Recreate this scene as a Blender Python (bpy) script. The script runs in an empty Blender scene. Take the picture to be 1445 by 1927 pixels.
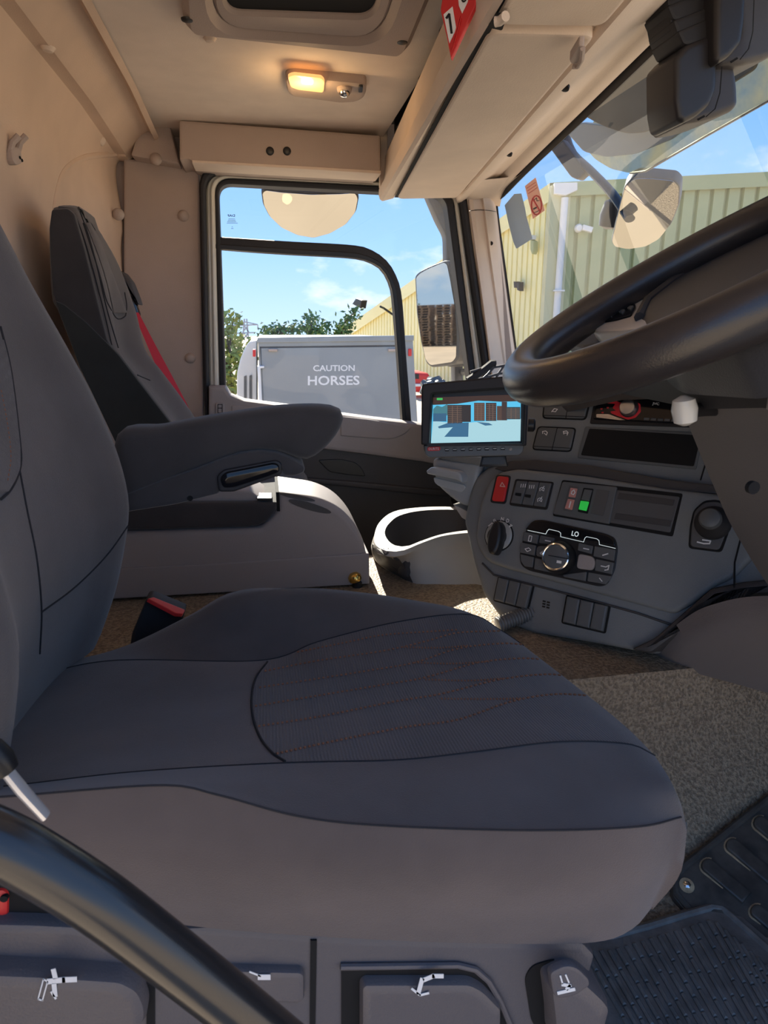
import bpy, bmesh, math, random
from mathutils import Vector, Matrix
from mathutils.bvhtree import BVHTree
random.seed(7)
V = Vector
S = bpy.context.scene
COL = S.collection
CZ = 2.5            # height of the camera above the yard; everything is modelled relative to the camera height and lifted at the end
# ---------------------------------------------------------------- camera
FPX, YAW, PIT = 1250.0, math.radians(10), math.radians(15.5)
FW = V((math.sin(YAW)*math.cos(PIT), math.cos(YAW)*math.cos(PIT), -math.sin(PIT)))
RT = V((math.cos(YAW), -math.sin(YAW), 0)); UP = RT.cross(FW)
cam = bpy.data.cameras.new('camera'); camo = bpy.data.objects.new('camera', cam); COL.objects.link(camo)
cam.sensor_fit = 'HORIZONTAL'; cam.sensor_width = 36; cam.lens = FPX/1445*36
cam.clip_start = .02; cam.clip_end = 2000
m = Matrix((RT, UP, -FW)).transposed().to_4x4(); camo.matrix_world = m
S.camera = camo
cam.dof.use_dof = True; cam.dof.focus_distance = 1.25; cam.dof.aperture_fstop = 24
# ---------------------------------------------------------------- light
S.view_settings.view_transform = 'Standard'; S.view_settings.look = 'None'
S.view_settings.gamma = 1; S.view_settings.use_curve_mapping = False
S.view_settings.exposure = 2.3
SUN = V((-.10, 1.0, .60)).normalized()
su = bpy.data.lights.new('sun', 'SUN'); su.energy = 3.3; su.angle = math.radians(.6); su.color = (1, .93, .80)
suo = bpy.data.objects.new('sun', su); COL.objects.link(suo); suo.rotation_euler = SUN.to_track_quat('Z', 'Y').to_euler()
W = bpy.data.worlds.new('sky'); S.world = W; W.use_nodes = True
nt = W.node_tree; nt.nodes.clear()
def N(t, typ, **k):
    n = t.nodes.new(typ)
    for a, b in k.items():
        if a in n.inputs.keys(): n.inputs[a].default_value = b
        else: setattr(n, a, b)
    return n
tc = N(nt, 'ShaderNodeTexCoord'); sep = N(nt, 'ShaderNodeSeparateXYZ'); nt.links.new(tc.outputs['Generated'], sep.inputs[0])
gr = N(nt, 'ShaderNodeValToRGB'); nt.links.new(sep.outputs['Z'], gr.inputs[0])
el = gr.color_ramp.elements
el[0].position = 0.0; el[0].color = (.44, .60, .80, 1)
el[1].position = 1.0; el[1].color = (.07, .16, .42, 1)
for p, c in ((.10, (.29, .49, .82, 1)), (.25, (.18, .38, .76, 1)), (.5, (.13, .30, .64, 1))):
    e = el.new(p); e.color = c
mp = N(nt, 'ShaderNodeMapping'); mp.inputs['Scale'].default_value = (1, 1, 2.2); mp.inputs['Location'].default_value = (1.7, 2.4, .6)
nt.links.new(tc.outputs['Generated'], mp.inputs[0])
nz = N(nt, 'ShaderNodeTexNoise', Scale=3.2, Detail=8.0, Roughness=.58); nt.links.new(mp.outputs[0], nz.inputs['Vector'])
cr = N(nt, 'ShaderNodeValToRGB'); nt.links.new(nz.outputs[0], cr.inputs[0])
cr.color_ramp.elements[0].position = .55; cr.color_ramp.elements[1].position = .70
mx = N(nt, 'ShaderNodeMixRGB'); nt.links.new(cr.outputs[0], mx.inputs[0]); nt.links.new(gr.outputs[0], mx.inputs[1]); mx.inputs[2].default_value = (.86, .84, .82, 1)
bg = N(nt, 'ShaderNodeBackground'); nt.links.new(mx.outputs[0], bg.inputs[0]); bg.inputs[1].default_value = .34
wo = N(nt, 'ShaderNodeOutputWorld'); nt.links.new(bg.outputs[0], wo.inputs[0])

# ---------------------------------------------------------------- pixel rays onto real planes
def ray(px, py): return FW + RT*((px-722.5)/FPX) + UP*((963.5-py)/FPX)
def aY(px, py, y): d = ray(px, py); return d*(y/d.y)
def aX(px, py, x): d = ray(px, py); return d*(x/d.x)
def aZ(px, py, z): d = ray(px, py); return d*(z/d.z)
class Fr:
    """a plane in the scene: origin, two axes and the normal that faces the cab"""
    def __init__(s, o, u, v):
        s.o = V(o); s.u = V(u).normalized(); s.n = s.u.cross(V(v)).normalized(); s.v = s.n.cross(s.u).normalized()
    def px(s, x, y, h=0):
        d = ray(x, y); t = (s.o + s.n*h).dot(s.n)/d.dot(s.n); p = d*t - s.o
        return (p.dot(s.u), p.dot(s.v))
    def P(s, a, b, h=0): return s.o + s.u*a + s.v*b + s.n*h
    def poly(s, pts, r=0, n=4, h=0):
        pts = rnd(pts, r, n) if r else pts
        q = [s.px(x, y, h) for x, y in pts]
        return q if area(q) > 0 else q[::-1]
    def up(s, h): return Fr(s.o + s.n*h, s.u, s.v)
def FY(y): return Fr((0, y, 0), (1, 0, 0), (0, 0, 1))
def area(q): return sum(q[i-1][0]*q[i][1]-q[i][0]*q[i-1][1] for i in range(len(q)))/2
def rnd(pts, r, n=4):
    """round the corners of a closed polygon; r is one radius or one per corner"""
    out = []; k = len(pts)
    for i, p in enumerate(pts):
        a = V(pts[i-1]).to_2d(); b = V(p).to_2d(); c = V(pts[(i+1) % k]).to_2d()
        rr = r[i] if isinstance(r, (list, tuple)) else r
        if rr <= 0: out.append((b.x, b.y)); continue
        d1 = (a-b); d2 = (c-b)
        q = min(rr, d1.length*.48, d2.length*.48)
        p0 = b+d1.normalized()*q; p2 = b+d2.normalized()*q
        for j in range(n+1):
            t = j/n; z = p0*(1-t)**2 + b*2*t*(1-t) + p2*t*t; out.append((z.x, z.y))
    return out
def rect(x0, y0, x1, y1): return [(x0, y0), (x1, y0), (x1, y1), (x0, y1)]
def inset(q, d):
    """offset a closed polygon inwards in small steps, merging the edges that close up"""
    if not d: return list(q)
    P_ = [(float(a), float(b)) for a, b in q]; ref = [[i] for i in range(len(q))]; left = abs(d); sg = 1 if d > 0 else -1; tau = max(1e-7, .07*abs(d))
    for _ in range(120):
        i = 0; mn = 1e9
        while i < len(P_) and len(P_) > 3:                      # merge short edges
            j = (i+1) % len(P_); L_ = math.hypot(P_[j][0]-P_[i][0], P_[j][1]-P_[i][1])
            if L_ < tau:
                P_[i] = ((P_[i][0]+P_[j][0])/2, (P_[i][1]+P_[j][1])/2); ref[i] += ref[j]; del P_[j]; del ref[j]
                if j < i: i -= 1
            else: mn = min(mn, L_); i += 1
        if left <= 1e-9 or len(P_) <= 3: break
        st = min(left, max(.22*mn, .2*tau)); left -= st; k = len(P_); new = []
        for i in range(k):
            a, b, c = P_[i-1], P_[i], P_[(i+1) % k]
            ax, ay = b[0]-a[0], b[1]-a[1]; la = math.hypot(ax, ay) or 1; cx, cy = c[0]-b[0], c[1]-b[1]; lc = math.hypot(cx, cy) or 1
            n1x, n1y = -ay/la, ax/la; mx_, my_ = n1x-cy/lc, n1y+cx/lc; lm = math.hypot(mx_, my_)
            if lm < 1e-6: mx_, my_, lm = n1x, n1y, 1
            mx_, my_ = mx_/lm, my_/lm; t = sg*st/max(.45, mx_*n1x+my_*n1y); new.append((b[0]+mx_*t, b[1]+my_*t))
        P_ = new
    out = [None]*len(q)
    for p, r in zip(P_, ref):
        for i in r: out[i] = p
    return out
# ---------------------------------------------------------------- mesh builder
class MB:
    def __init__(s): s.v = []; s.f = []
    def add(s, vs, fs):
        o = len(s.v); s.v += [V(p) for p in vs]; s.f += [tuple(i+o for i in f) for f in fs]; return s
    def slab(s, fr, q, h0, h1, bev=0, seg=2, back=True):
        """prism over the polygon q of plane fr from depth h0 to h1 with a rounded front edge"""
        k = len(q); rings = [[fr.P(a, b, h0) for a, b in q]]
        if bev > 0:
            for j in range(seg+1):
                t = j/seg*math.pi/2; qq = inset(q, bev*(1-math.cos(t)))
                rings.append([fr.P(a, b, h1-bev+bev*math.sin(t)) for a, b in qq])
            rings.append([fr.P(a, b, h1) for a, b in inset(q, bev*1.35)])
        else: rings.append([fr.P(a, b, h1) for a, b in q])
        vs = [p for r in rings for p in r]; fs = []
        for j in range(len(rings)-1):
            for i in range(k): fs.append((j*k+i, j*k+(i+1) % k, (j+1)*k+(i+1) % k, (j+1)*k+i))
        fs.append(tuple(range((len(rings)-1)*k, len(rings)*k)))
        if back: fs.append(tuple(reversed(range(k))))
        return s.add(vs, fs)
    def ring(s, fr, qo, qi, h0, h1, bev=0):
        """frame between two polygons with the same number of points"""
        k = len(qo); fs = []
        L = [(qo, h0), (qo, h1-bev), (inset(qo, bev) if bev else qo, h1), (inset(qi, -bev) if bev else qi, h1), (qi, h1-bev), (qi, h0)]
        vs = [fr.P(a, b, h) for q, h in L for a, b in q]
        for j in range(6):
            j2 = (j+1) % 6
            for i in range(k): fs.append((j*k+i, j*k+(i+1) % k, j2*k+(i+1) % k, j2*k+i))
        return s.add(vs, fs)
    def grid(s, rows, closed=False, cap0=False, cap1=False):
        k = len(rows[0]); vs = [p for r in rows for p in r]; fs = []
        for j in range(len(rows)-1):
            for i in range(k if closed else k-1):
                fs.append((j*k+i, j*k+(i+1) % k, (j+1)*k+(i+1) % k, (j+1)*k+i))
        if cap0: fs.append(tuple(reversed(range(k))))
        if cap1: fs.append(tuple(range((len(rows)-1)*k, len(rows)*k)))
        return s.add(vs, fs)
    def tube(s, path, r, n=10, closed=False, flat=1.0, nrm=None):
        path = [V(p) for p in path]; rows = []; K = len(path); up = V((0, 0, 1)) if nrm is None else V(nrm)
        for i, p in enumerate(path):
            a = path[i-1] if (i or closed) else p; b = path[(i+1) % K] if (i < K-1 or closed) else p
            t = (b-a).normalized(); x = t.cross(up)
            if x.length < 1e-3: x = t.cross(V((1, 0, 0)))
            x.normalize(); y = x.cross(t).normalized()
            if nrm is None: up = y
            rr = r[i] if isinstance(r, (list, tuple)) else r
            rows.append([p + x*(rr*math.cos(q*2*math.pi/n)) + y*(rr*flat*math.sin(q*2*math.pi/n)) for q in range(n)])
        if closed: rows.append(rows[0])
        return s.grid(rows, True, not closed, not closed)
    def lathe(s, o, ax, prof, n=20):
        """profile of (radius, height) about the axis ax at o"""
        ax = V(ax).normalized(); x = ax.cross(V((0, 0, 1)))
        if x.length < 1e-3: x = ax.cross(V((1, 0, 0)))
        x.normalize(); y = ax.cross(x); o = V(o)
        rows = [[o+ax*h+x*(r*math.cos(q*2*math.pi/n))+y*(r*math.sin(q*2*math.pi/n)) for q in range(n)] for r, h in prof]
        return s.grid(rows, True, True, True)
    def box(s, a, b):
        x0, y0, z0 = a; x1, y1, z1 = b
        return s.add([(x0,y0,z0),(x1,y0,z0),(x1,y1,z0),(x0,y1,z0),(x0,y0,z1),(x1,y0,z1),(x1,y1,z1),(x0,y1,z1)],
                     [(0,3,2,1),(4,5,6,7),(0,1,5,4),(1,2,6,5),(2,3,7,6),(3,0,4,7)])
    def stroke(s, fr, pts, w, h=.0006):
        """flat printed line of width w (pixels) through pixel points"""
        for (x0, y0), (x1, y1) in zip(pts, pts[1:]):
            L = math.hypot(x1-x0, y1-y0) or 1; nx, ny = -(y1-y0)/L*w/2, (x1-x0)/L*w/2
            ex, ey = (x1-x0)/L*w*.3, (y1-y0)/L*w*.3
            q = fr.poly([(x0-ex+nx, y0-ey+ny), (x1+ex+nx, y1+ey+ny), (x1+ex-nx, y1+ey-ny), (x0-ex-nx, y0-ey-ny)])
            s.slab(fr, q, h*.2, h)
        return s
def cat(pts, n, closed=False):
    """Catmull-Rom curve through 3D points, n samples evenly spaced along it"""
    pts = [V(p) for p in pts]; K = len(pts); d = []
    for i in range(K if closed else K-1):
        a = pts[i-1] if (i or closed) else pts[0]*2-pts[1]; b = pts[i]; c = pts[(i+1) % K]
        e = pts[(i+2) % K] if (closed or i < K-2) else c*2-b
        for j in range(10):
            t = j/10; d.append(.5*((b*2)+(c-a)*t+(a*2-b*5+c*4-e)*t*t+(b*3-a-c*3+e)*t**3))
    d.append(pts[0] if closed else pts[-1])
    L = [0]
    for a, b in zip(d, d[1:]): L.append(L[-1]+(b-a).length)
    out = []; j = 0; m_ = n if closed else n-1
    for i in range(n):
        t = L[-1]*i/m_
        while j < len(L)-2 and L[j+1] < t: j += 1
        q = (t-L[j])/max(1e-9, L[j+1]-L[j]); out.append(d[j].lerp(d[j+1], min(1, q)))
    return out
def surf(ctrl, nu, nv, closed=False):
    """dense grid through rows of control points"""
    rows = [cat(r, nu, closed) for r in ctrl]
    cols = [cat([r[i] for r in rows], nv) for i in range(nu)]
    return [[cols[i][j] for i in range(nu)] for j in range(nv)]
# ---------------------------------------------------------------- objects
BASE = {}
def ob(name, mb, mat, parent=None, label=None, cat_=None, group=None, kind=None, ang=38, origin=None):
    me = bpy.data.meshes.new(name)
    if parent is not None: o0 = BASE[parent.name]
    elif origin is not None: o0 = V(origin)
    else:
        xs = [p.x for p in mb.v]; ys = [p.y for p in mb.v]; o0 = V(((min(xs)+max(xs))/2, (min(ys)+max(ys))/2, min(p.z for p in mb.v)))
    me.from_pydata([p-o0 for p in mb.v], [], mb.f)
    bm = bmesh.new(); bm.from_mesh(me); bmesh.ops.remove_doubles(bm, verts=bm.verts, dist=2e-6); bmesh.ops.dissolve_degenerate(bm, edges=bm.edges, dist=1e-6); bmesh.ops.recalc_face_normals(bm, faces=bm.faces); bm.to_mesh(me); bm.free()
    me.polygons.foreach_set('use_smooth', [len(p_.vertices) <= 4 for p_ in me.polygons]); me.set_sharp_from_angle(angle=math.radians(ang))
    me.materials.append(mat)
    o = bpy.data.objects.new(name, me); COL.objects.link(o); BASE[o.name] = o0
    if parent is not None: o.parent = parent
    else: o.location = o0
    return tag(o, label, cat_, group, kind)
def tag(o, label=None, cat_=None, group=None, kind=None):
    if label: o['label'] = label
    if cat_: o['category'] = cat_
    if group: o['group'] = group
    if kind: o['kind'] = kind
    return o
def thing(name, loc, label=None, cat_=None, group=None, kind=None):
    o = bpy.data.objects.new(name, None); o.empty_display_size = .05; COL.objects.link(o); o.location = V(loc); BASE[o.name] = V(loc)
    return tag(o, label, cat_, group, kind)
def text(name, s_, fr, quad, mat, parent, h=.0008, bold=False):
    """lettering stretched into four pixel corners (bottom left, bottom right, top right, top left) of plane fr"""
    cu = bpy.data.curves.new('t', 'FONT'); cu.body = s_; cu.resolution_u = 3
    if bold: cu.offset = .02
    t = bpy.data.objects.new('t', cu); COL.objects.link(t)
    dg = bpy.context.evaluated_depsgraph_get(); me = bpy.data.meshes.new_from_object(t.evaluated_get(dg))
    vs = [v.co.copy() for v in me.vertices]; fs = [tuple(p.vertices) for p in me.polygons]
    bpy.data.objects.remove(t); bpy.data.curves.remove(cu); bpy.data.meshes.remove(me)
    x0 = min(v.x for v in vs); x1 = max(v.x for v in vs); y0 = min(v.y for v in vs); y1 = max(v.y for v in vs)
    q = [V(p) for p in quad]; mb = MB(); out = []
    for v in vs:
        a = (v.x-x0)/(x1-x0); b = (v.y-y0)/(y1-y0)
        p = (q[0]*(1-a)+q[1]*a)*(1-b)+(q[3]*(1-a)+q[2]*a)*b
        out.append(fr.P(*fr.px(p.x, p.y), h))
    mb.add(out, fs)
    return ob(name, mb, mat, parent)
def bvh(o, off): 
    me = o.data; return BVHTree.FromPolygons([v.co+off for v in me.vertices], [tuple(p.vertices) for p in me.polygons])
def hit(tree, x, y, lift=0):
    d = ray(x, y).normalized(); p, n_, i, t = tree.ray_cast(V((0, 0, 0)), d)
    if p is None: return None
    if n_.dot(d) > 0: n_ = -n_
    return p+n_*lift
def drape(tree, pts, n, lift=0):
    """points of a pixel polyline laid onto a surface"""
    pp = cat([V((x, y, 0)) for x, y in pts], n); return [q for q in (hit(tree, p.x, p.y, lift) for p in pp) if q is not None]
# ---------------------------------------------------------------- materials
def mat(name, col, rough=.6, metal=0, bump=0, bscale=200, var=0, vscale=8, spec=.5, emit=None, es=1, col2=None, coat=0, bdist=.002, sheen=0, det=3):
    M = bpy.data.materials.new(name); M.use_nodes = True; t = M.node_tree; b = t.nodes['Principled BSDF']
    b.inputs['Base Color'].default_value = (*col, 1); b.inputs['Roughness'].default_value = rough; b.inputs['Metallic'].default_value = metal
    b.inputs['Specular IOR Level'].default_value = spec; b.inputs['Coat Weight'].default_value = coat
    if sheen: b.inputs['Sheen Weight'].default_value = sheen
    if emit: b.inputs['Emission Color'].default_value = (*emit, 1); b.inputs['Emission Strength'].default_value = es
    if var or bump or col2:
        c = N(t, 'ShaderNodeTexCoord')
    if var or col2:
        n_ = N(t, 'ShaderNodeTexNoise', Scale=vscale, Detail=float(det), Roughness=.6); t.links.new(c.outputs['Object'], n_.inputs['Vector'])
        r = N(t, 'ShaderNodeValToRGB'); t.links.new(n_.outputs[0], r.inputs[0])
        a = col2 or tuple(x*(1-var) for x in col); z = col if col2 else tuple(min(1, x*(1+var)) for x in col)
        r.color_ramp.elements[0].position = .35; r.color_ramp.elements[1].position = .65
        r.color_ramp.elements[0].color = (*a, 1); r.color_ramp.elements[1].color = (*z, 1)
        t.links.new(r.outputs[0], b.inputs['Base Color'])
    if bump:
        n2 = N(t, 'ShaderNodeTexNoise', Scale=bscale, Detail=2.0); t.links.new(c.outputs['Object'], n2.inputs['Vector'])
        bp = N(t, 'ShaderNodeBump', Strength=bump, Distance=bdist); t.links.new(n2.outputs[0], bp.inputs['Height']); t.links.new(bp.outputs[0], b.inputs['Normal'])
    return M
def glass(name, tint=(1, 1, 1), refl=1.0, dirt=0.0, dcol=(.6, .6, .55)):
    """thin pane: clear transmission, Fresnel reflection, a film of dirt"""
    M = bpy.data.materials.new(name); M.use_nodes = True; t = M.node_tree; t.nodes.clear()
    tr = N(t, 'ShaderNodeBsdfTransparent'); tr.inputs[0].default_value = (*tint, 1)
    gl = N(t, 'ShaderNodeBsdfGlossy', Roughness=.0); lw = N(t, 'ShaderNodeLayerWeight', Blend=.5)
    pw = N(t, 'ShaderNodeMath', operation='POWER'); pw.inputs[1].default_value = 5; t.links.new(lw.outputs['Facing'], pw.inputs[0])
    mu = N(t, 'ShaderNodeMath', operation='MULTIPLY_ADD'); mu.inputs[1].default_value = refl*.85; mu.inputs[2].default_value = .07*refl; t.links.new(pw.outputs[0], mu.inputs[0])
    a = N(t, 'ShaderNodeMixShader'); t.links.new(mu.outputs[0], a.inputs[0]); t.links.new(tr.outputs[0], a.inputs[1]); t.links.new(gl.outputs[0], a.inputs[2])
    o = N(t, 'ShaderNodeOutputMaterial'); last = a
    if dirt:
        df = N(t, 'ShaderNodeBsdfDiffuse'); df.inputs[0].default_value = (*dcol, 1)
        tl = N(t, 'ShaderNodeBsdfTranslucent'); tl.inputs[0].default_value = (*dcol, 1)
        ad = N(t, 'ShaderNodeMixShader'); ad.inputs[0].default_value = .5; t.links.new(df.outputs[0], ad.inputs[1]); t.links.new(tl.outputs[0], ad.inputs[2])
        c = N(t, 'ShaderNodeTexCoord'); n_ = N(t, 'ShaderNodeTexNoise', Scale=9.0, Detail=6.0); t.links.new(c.outputs['Object'], n_.inputs['Vector'])
        r = N(t, 'ShaderNodeMapRange'); r.inputs[1].default_value = .35; r.inputs[2].default_value = .8; r.inputs[3].default_value = dirt*.4; r.inputs[4].default_value = dirt*1.8
        t.links.new(n_.outputs[0], r.inputs[0])
        b = N(t, 'ShaderNodeMixShader'); t.links.new(r.outputs[0], b.inputs[0]); t.links.new(a.outputs[0], b.inputs[1]); t.links.new(ad.outputs[0], b.inputs[2]); last = b
    t.links.new(last.outputs[0], o.inputs[0]); return M
beige = mat('beige_trim', (.76, .63, .525), .75, bump=.25, bscale=420, var=.05, vscale=5)
headl = mat('headliner_cloth', (.82, .71, .62), .95, bump=.35, bscale=700, var=.05, vscale=6)
wallb = mat('rear_wall_beige', (.66, .50, .385), .75, bump=.25, bscale=420, var=.07, vscale=4)
taupe = mat('taupe_trim', (.46, .37, .32), .7, bump=.3, bscale=420, var=.05, vscale=4)
greytrim = mat('grey_trim', (.36, .32, .31), .6, bump=.2, bscale=500, var=.04)
lightgrey = mat('light_grey_plastic', (.36, .34, .30), .5, bump=.15, bscale=500)
darktrim = mat('charcoal_trim', (.06, .058, .062), .55, bump=.25, bscale=500)
dash = mat('dash_grey', (.175, .187, .195), .5, bump=.22, bscale=520, var=.06)
dash2 = mat('dash_dark_band', (.05, .047, .048), .55, bump=.2, bscale=520)
button = mat('button_grey', (.105, .112, .118), .42)
black = mat('black_plastic', (.012, .012, .014), .4)
gloss = mat('gloss_black', (.008, .008, .010), .12)
rubber = mat('black_rubber', (.018, .018, .022), .6)
void = mat('dark_recess', (.004, .004, .005), .9)
cream = mat('cream_paint', (.86, .82, .70), .3, coat=.3)
white = mat('white_print', (.80, .80, .80), .6)
chrome = mat('chrome', (.8, .8, .8), .15, metal=1)
red = mat('red_plastic', (.62, .03, .03), .4)
redbelt = mat('red_webbing', (.62, .03, .06), .7, bump=.3, bscale=900)
screw = mat('screw_dark', (.03, .025, .02), .4, metal=.5)
# ================================================================ the cab shell
K = 'structure'
floormat = mat('beige_rubber_floor', (.36, .275, .185), .6, bump=1.0, bscale=170, col2=(.185, .135, .09), vscale=170, bdist=.005, det=1)
def fz(x, y):
    if y < .98: z = -.6-.33*(.5-.5*math.cos(math.pi*min(1, max(0, (1.10-y)/.32))))
    elif y > 1.72: z = -.6-.38*min(1, (y-1.72)/.1)
    else: z = -.6
    if x > .62 and y < 1.0: z += .0
    return z
ys = [.16, .3, .45, .60, .70, .76, .78, .80, .82, .84, .86, .88, .90, .92, .94, .96, .98, 1.0, 1.02, 1.04, 1.08, 1.2, 1.4, 1.6, 1.7, 1.73, 1.78, 1.82, 1.85, 2.0, 2.34]
xs = [-.47, -.2, 0, .2, .4, .6, .8, 1.0, 1.3, 1.7]
fl = MB().grid([[V((x, y, fz(x, y))) for x in xs] for y in ys])
fl_obj = ob('floor', fl, floormat, kind=K)
un = MB().box((-.50, .10, -1.06), (1.75, 2.36, -1.0)); ob('trim_1', un, black, kind=K)
# rear wall with the rounded rib under the roof
prof = [(-.47, -1.0), (-.47, .1), (-.455, .30), (-.432, .42), (-.412, .475), (-.400, .502), (-.394, .512), (-.374, .508), (-.360, .514), (-.335, .540), (-.308, .562), (-.292, .566), (-.283, .556), (-.280, .544), (-.268, .552)]
rows = []
for y, dx in ((.03, 0), (.5, 0), (1.0, 0), (1.5, 0), (1.85, 0), (1.95, .004), (2.02, .020), (2.08, .032), (2.14, .036), (2.30, .038)):
    r = []
    for x, z in prof:
        k = 1 if z < .3 else max(0, (.50-z)/.2)
        zz = z if z < .5 else z-.03*max(0, (y-1.85)/.45)
        r.append(V((x+dx*k*1.3, y, zz)))
    rows.append(cat(r, 110))
wr = ob('wall_rear', MB().grid(rows), wallb, kind=K)
ob('trim_2', MB().box((-.53, .02, -1.0), (-.49, 2.40, .66)), black, kind=K)
# ceiling and roof skin
ce = ob('ceiling', MB().box((-.285, .03, .555), (.385, 2.32, .60)), headl, kind=K)
ob('trim_3', MB().box((-.53, .02, .62), (1.0, 2.40, .66)), black, kind=K)
FC = Fr((0, 0, .555), (1, 0, 0), (0, -1, 0))
def clip(tree, x, y, r, par, m):
    p = hit(tree, x, y)
    if p is None: return
    d = ray(x, y).normalized(); q, n_, i, t = tree.ray_cast(V((0, 0, 0)), d)
    if n_.dot(d) > 0: n_ = -n_
    ob('clip', MB().lathe(p-n_*.002, n_, [(r*1.15, 0), (r*1.1, .002), (r, .0035), (r*.75, r*.5+.002), (r*.3, r*.62+.002)], 16), m, par)
tr = bvh(wr, BASE['wall_rear'])
for x, y in ((90, 90), (192, 266)): clip(tr, x, y, .012, wr, beige)
rp = drape(tr, [(98, 420), (104, 370), (118, 325), (150, 300), (190, 292), (236, 292)], 40, -.004)
if len(rp) > 4: ob('pressed_edge', MB().tube(rp, .009, 8), wallb, wr)
trc = bvh(ce, BASE['ceiling']); clip(trc, 395, 72, .012, ce, beige)
# passenger side wall round the door opening
F230 = FY(2.30)
def quad4(tl, tr_, br, bl, r=(45, 40, 10, 10)): return rnd([tl, tr_, br, bl], list(r), 8)
DA = quad4((374, 311), (872, 334), (963, 1000), (391, 1000)); DB = quad4((386, 323), (861, 345), (955, 1000), (398, 1000), (40, 36, 10, 10))
DC = quad4((404, 335), (850, 357), (931, 1000), (419, 1000), (34, 32, 10, 10)); DD = quad4((411, 345), (838, 368), (921, 1000), (434, 1000), (26, 26, 10, 10))
def two(fr, a, b):
    qa = [fr.px(*p) for p in a]; qb = [fr.px(*p) for p in b]
    return (qa, qb) if area(qa) > 0 else (qa[::-1], qb[::-1])
big = quad4((150, 120), (900, 120), (1020, 1160), (150, 1160), (5, 5, 5, 5))
F = FY(2.31); o_, i_ = two(F, big, DA)
wl = ob('wall_left', MB().ring(F, o_, i_, -.05, 0), taupe, kind=K)
F = FY(2.29)
ob('panel', MB().slab(F, F.poly([(234, 300), (372, 306), (376, 345), (389, 1010), (234, 1010)], [2, 14, 4, 2, 2]), -.02, .012, .006), taupe, wl)
ob('corner_cover', MB().slab(FY(2.22), FY(2.22).poly([(287, 221), (316, 221), (338, 310), (246, 294), (256, 262), (268, 236)], [2, 4, 2, 6, 6, 6]), -.07, .006, .006), taupe, wl)
tw = bvh(wl, BASE['wall_left']); 
for x, y in ((222, 403), (293, 299), (345, 406), (358, 674)):
    p = aY(x, y, 2.276 if x > 300 else (2.16 if y > 350 else 2.21)); n_ = V((0, -1, 0))
    ob('clip', MB().lathe(p+n_*0, n_, [(.017, -.004), (.0165, .001), (.014, .004), (.010, .009), (.004, .011)], 16), taupe, wl)
# header cover above the passenger door
F = FY(2.13)
hd = thing('header_cover', aY(530, 280, 2.15), 'long taupe plastic cover above the passenger door with two black plugs', 'trim cover')
ob('cover', MB().slab(F, F.poly([(337, 226), (716, 255), (716, 327), (362, 307), (356, 300), (338, 303)], [4, 3, 3, 6, 10, 4]), -.15, .004, .007), taupe, hd)
ob('lip', MB().slab(F, F.poly([(362, 302), (716, 322), (716, 328), (362, 307)]), -.10, .007, .002), beige, hd)
for x in (508, 540): ob('plug', MB().lathe(aY(x, 284.5, 2.126), (0, -1, 0), [(.0115, -.002), (.0115, .002), (.009, .004), (.004, .0045)], 18), black, hd)
# ---------------------------------------------------------------- passenger door
F = FY(2.26); a_, b_ = two(F, DA, DB)
dr = ob('door_1', MB().ring(F, a_, b_, -.05, .010, .006), rubber, kind=K)
F = FY(2.295); a_, b_ = two(F, DB, DC)
ob('frame', MB().ring(F, a_, b_, -.05, .008, .008), cream, dr)
ob('frame_step', MB().ring(F, *two(F, [(p[0]*.55+q[0]*.45, p[1]*.55+q[1]*.45) for p, q in zip(DB, DC)], DC), 0, .018, .006), cream, dr)
F = FY(2.285); a_, b_ = two(F, DC, DD)
ob('window_seal', MB().ring(F, a_, b_, -.05, .006, .004), rubber, dr)
F = FY(2.30)
q = lambda L: [(360+x/2.676, 300+y/2.676) for x, y in L]
up_ = q([(115, 390), (300, 402), (500, 415), (800, 432), (900, 455), (980, 510), (1030, 590), (1058, 700), (1080, 1000), (1106, 1330)])
lo_ = q([(115, 452), (300, 467), (500, 480), (800, 497), (900, 520), (960, 560), (1000, 640), (1015, 740), (1035, 1000), (1058, 1330)])
cu_ = cat([V((x, y, 0)) for x, y in up_], 40); cl_ = cat([V((x, y, 0)) for x, y in lo_], 40)
ob('window_channel', MB().slab(F, F.poly([(p.x, p.y) for p in cu_]+[(p.x, p.y) for p in cl_[::-1]]), -.02, .014, .005), rubber, dr)
mid = [((a.x+b.x)/2, (a.y+b.y)/2) for a, b in zip(cu_, cl_)]
ob('channel_lip', MB().slab(F, F.poly([(a[0]*.8+b.x*.2, a[1]*.8+b.y*.2) for a, b in zip(mid, cl_)]+[(b.x, b.y) for b in cl_[::-1]]), 0, .018, .002), black, dr)
doorglass = glass('door_glass', (.97, .985, .98), .35)
ob('pane', MB().add([FY(2.315).P(*q_) for q_ in FY(2.315).poly(DC)], [tuple(range(len(DC)))]), doorglass, dr)
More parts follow.
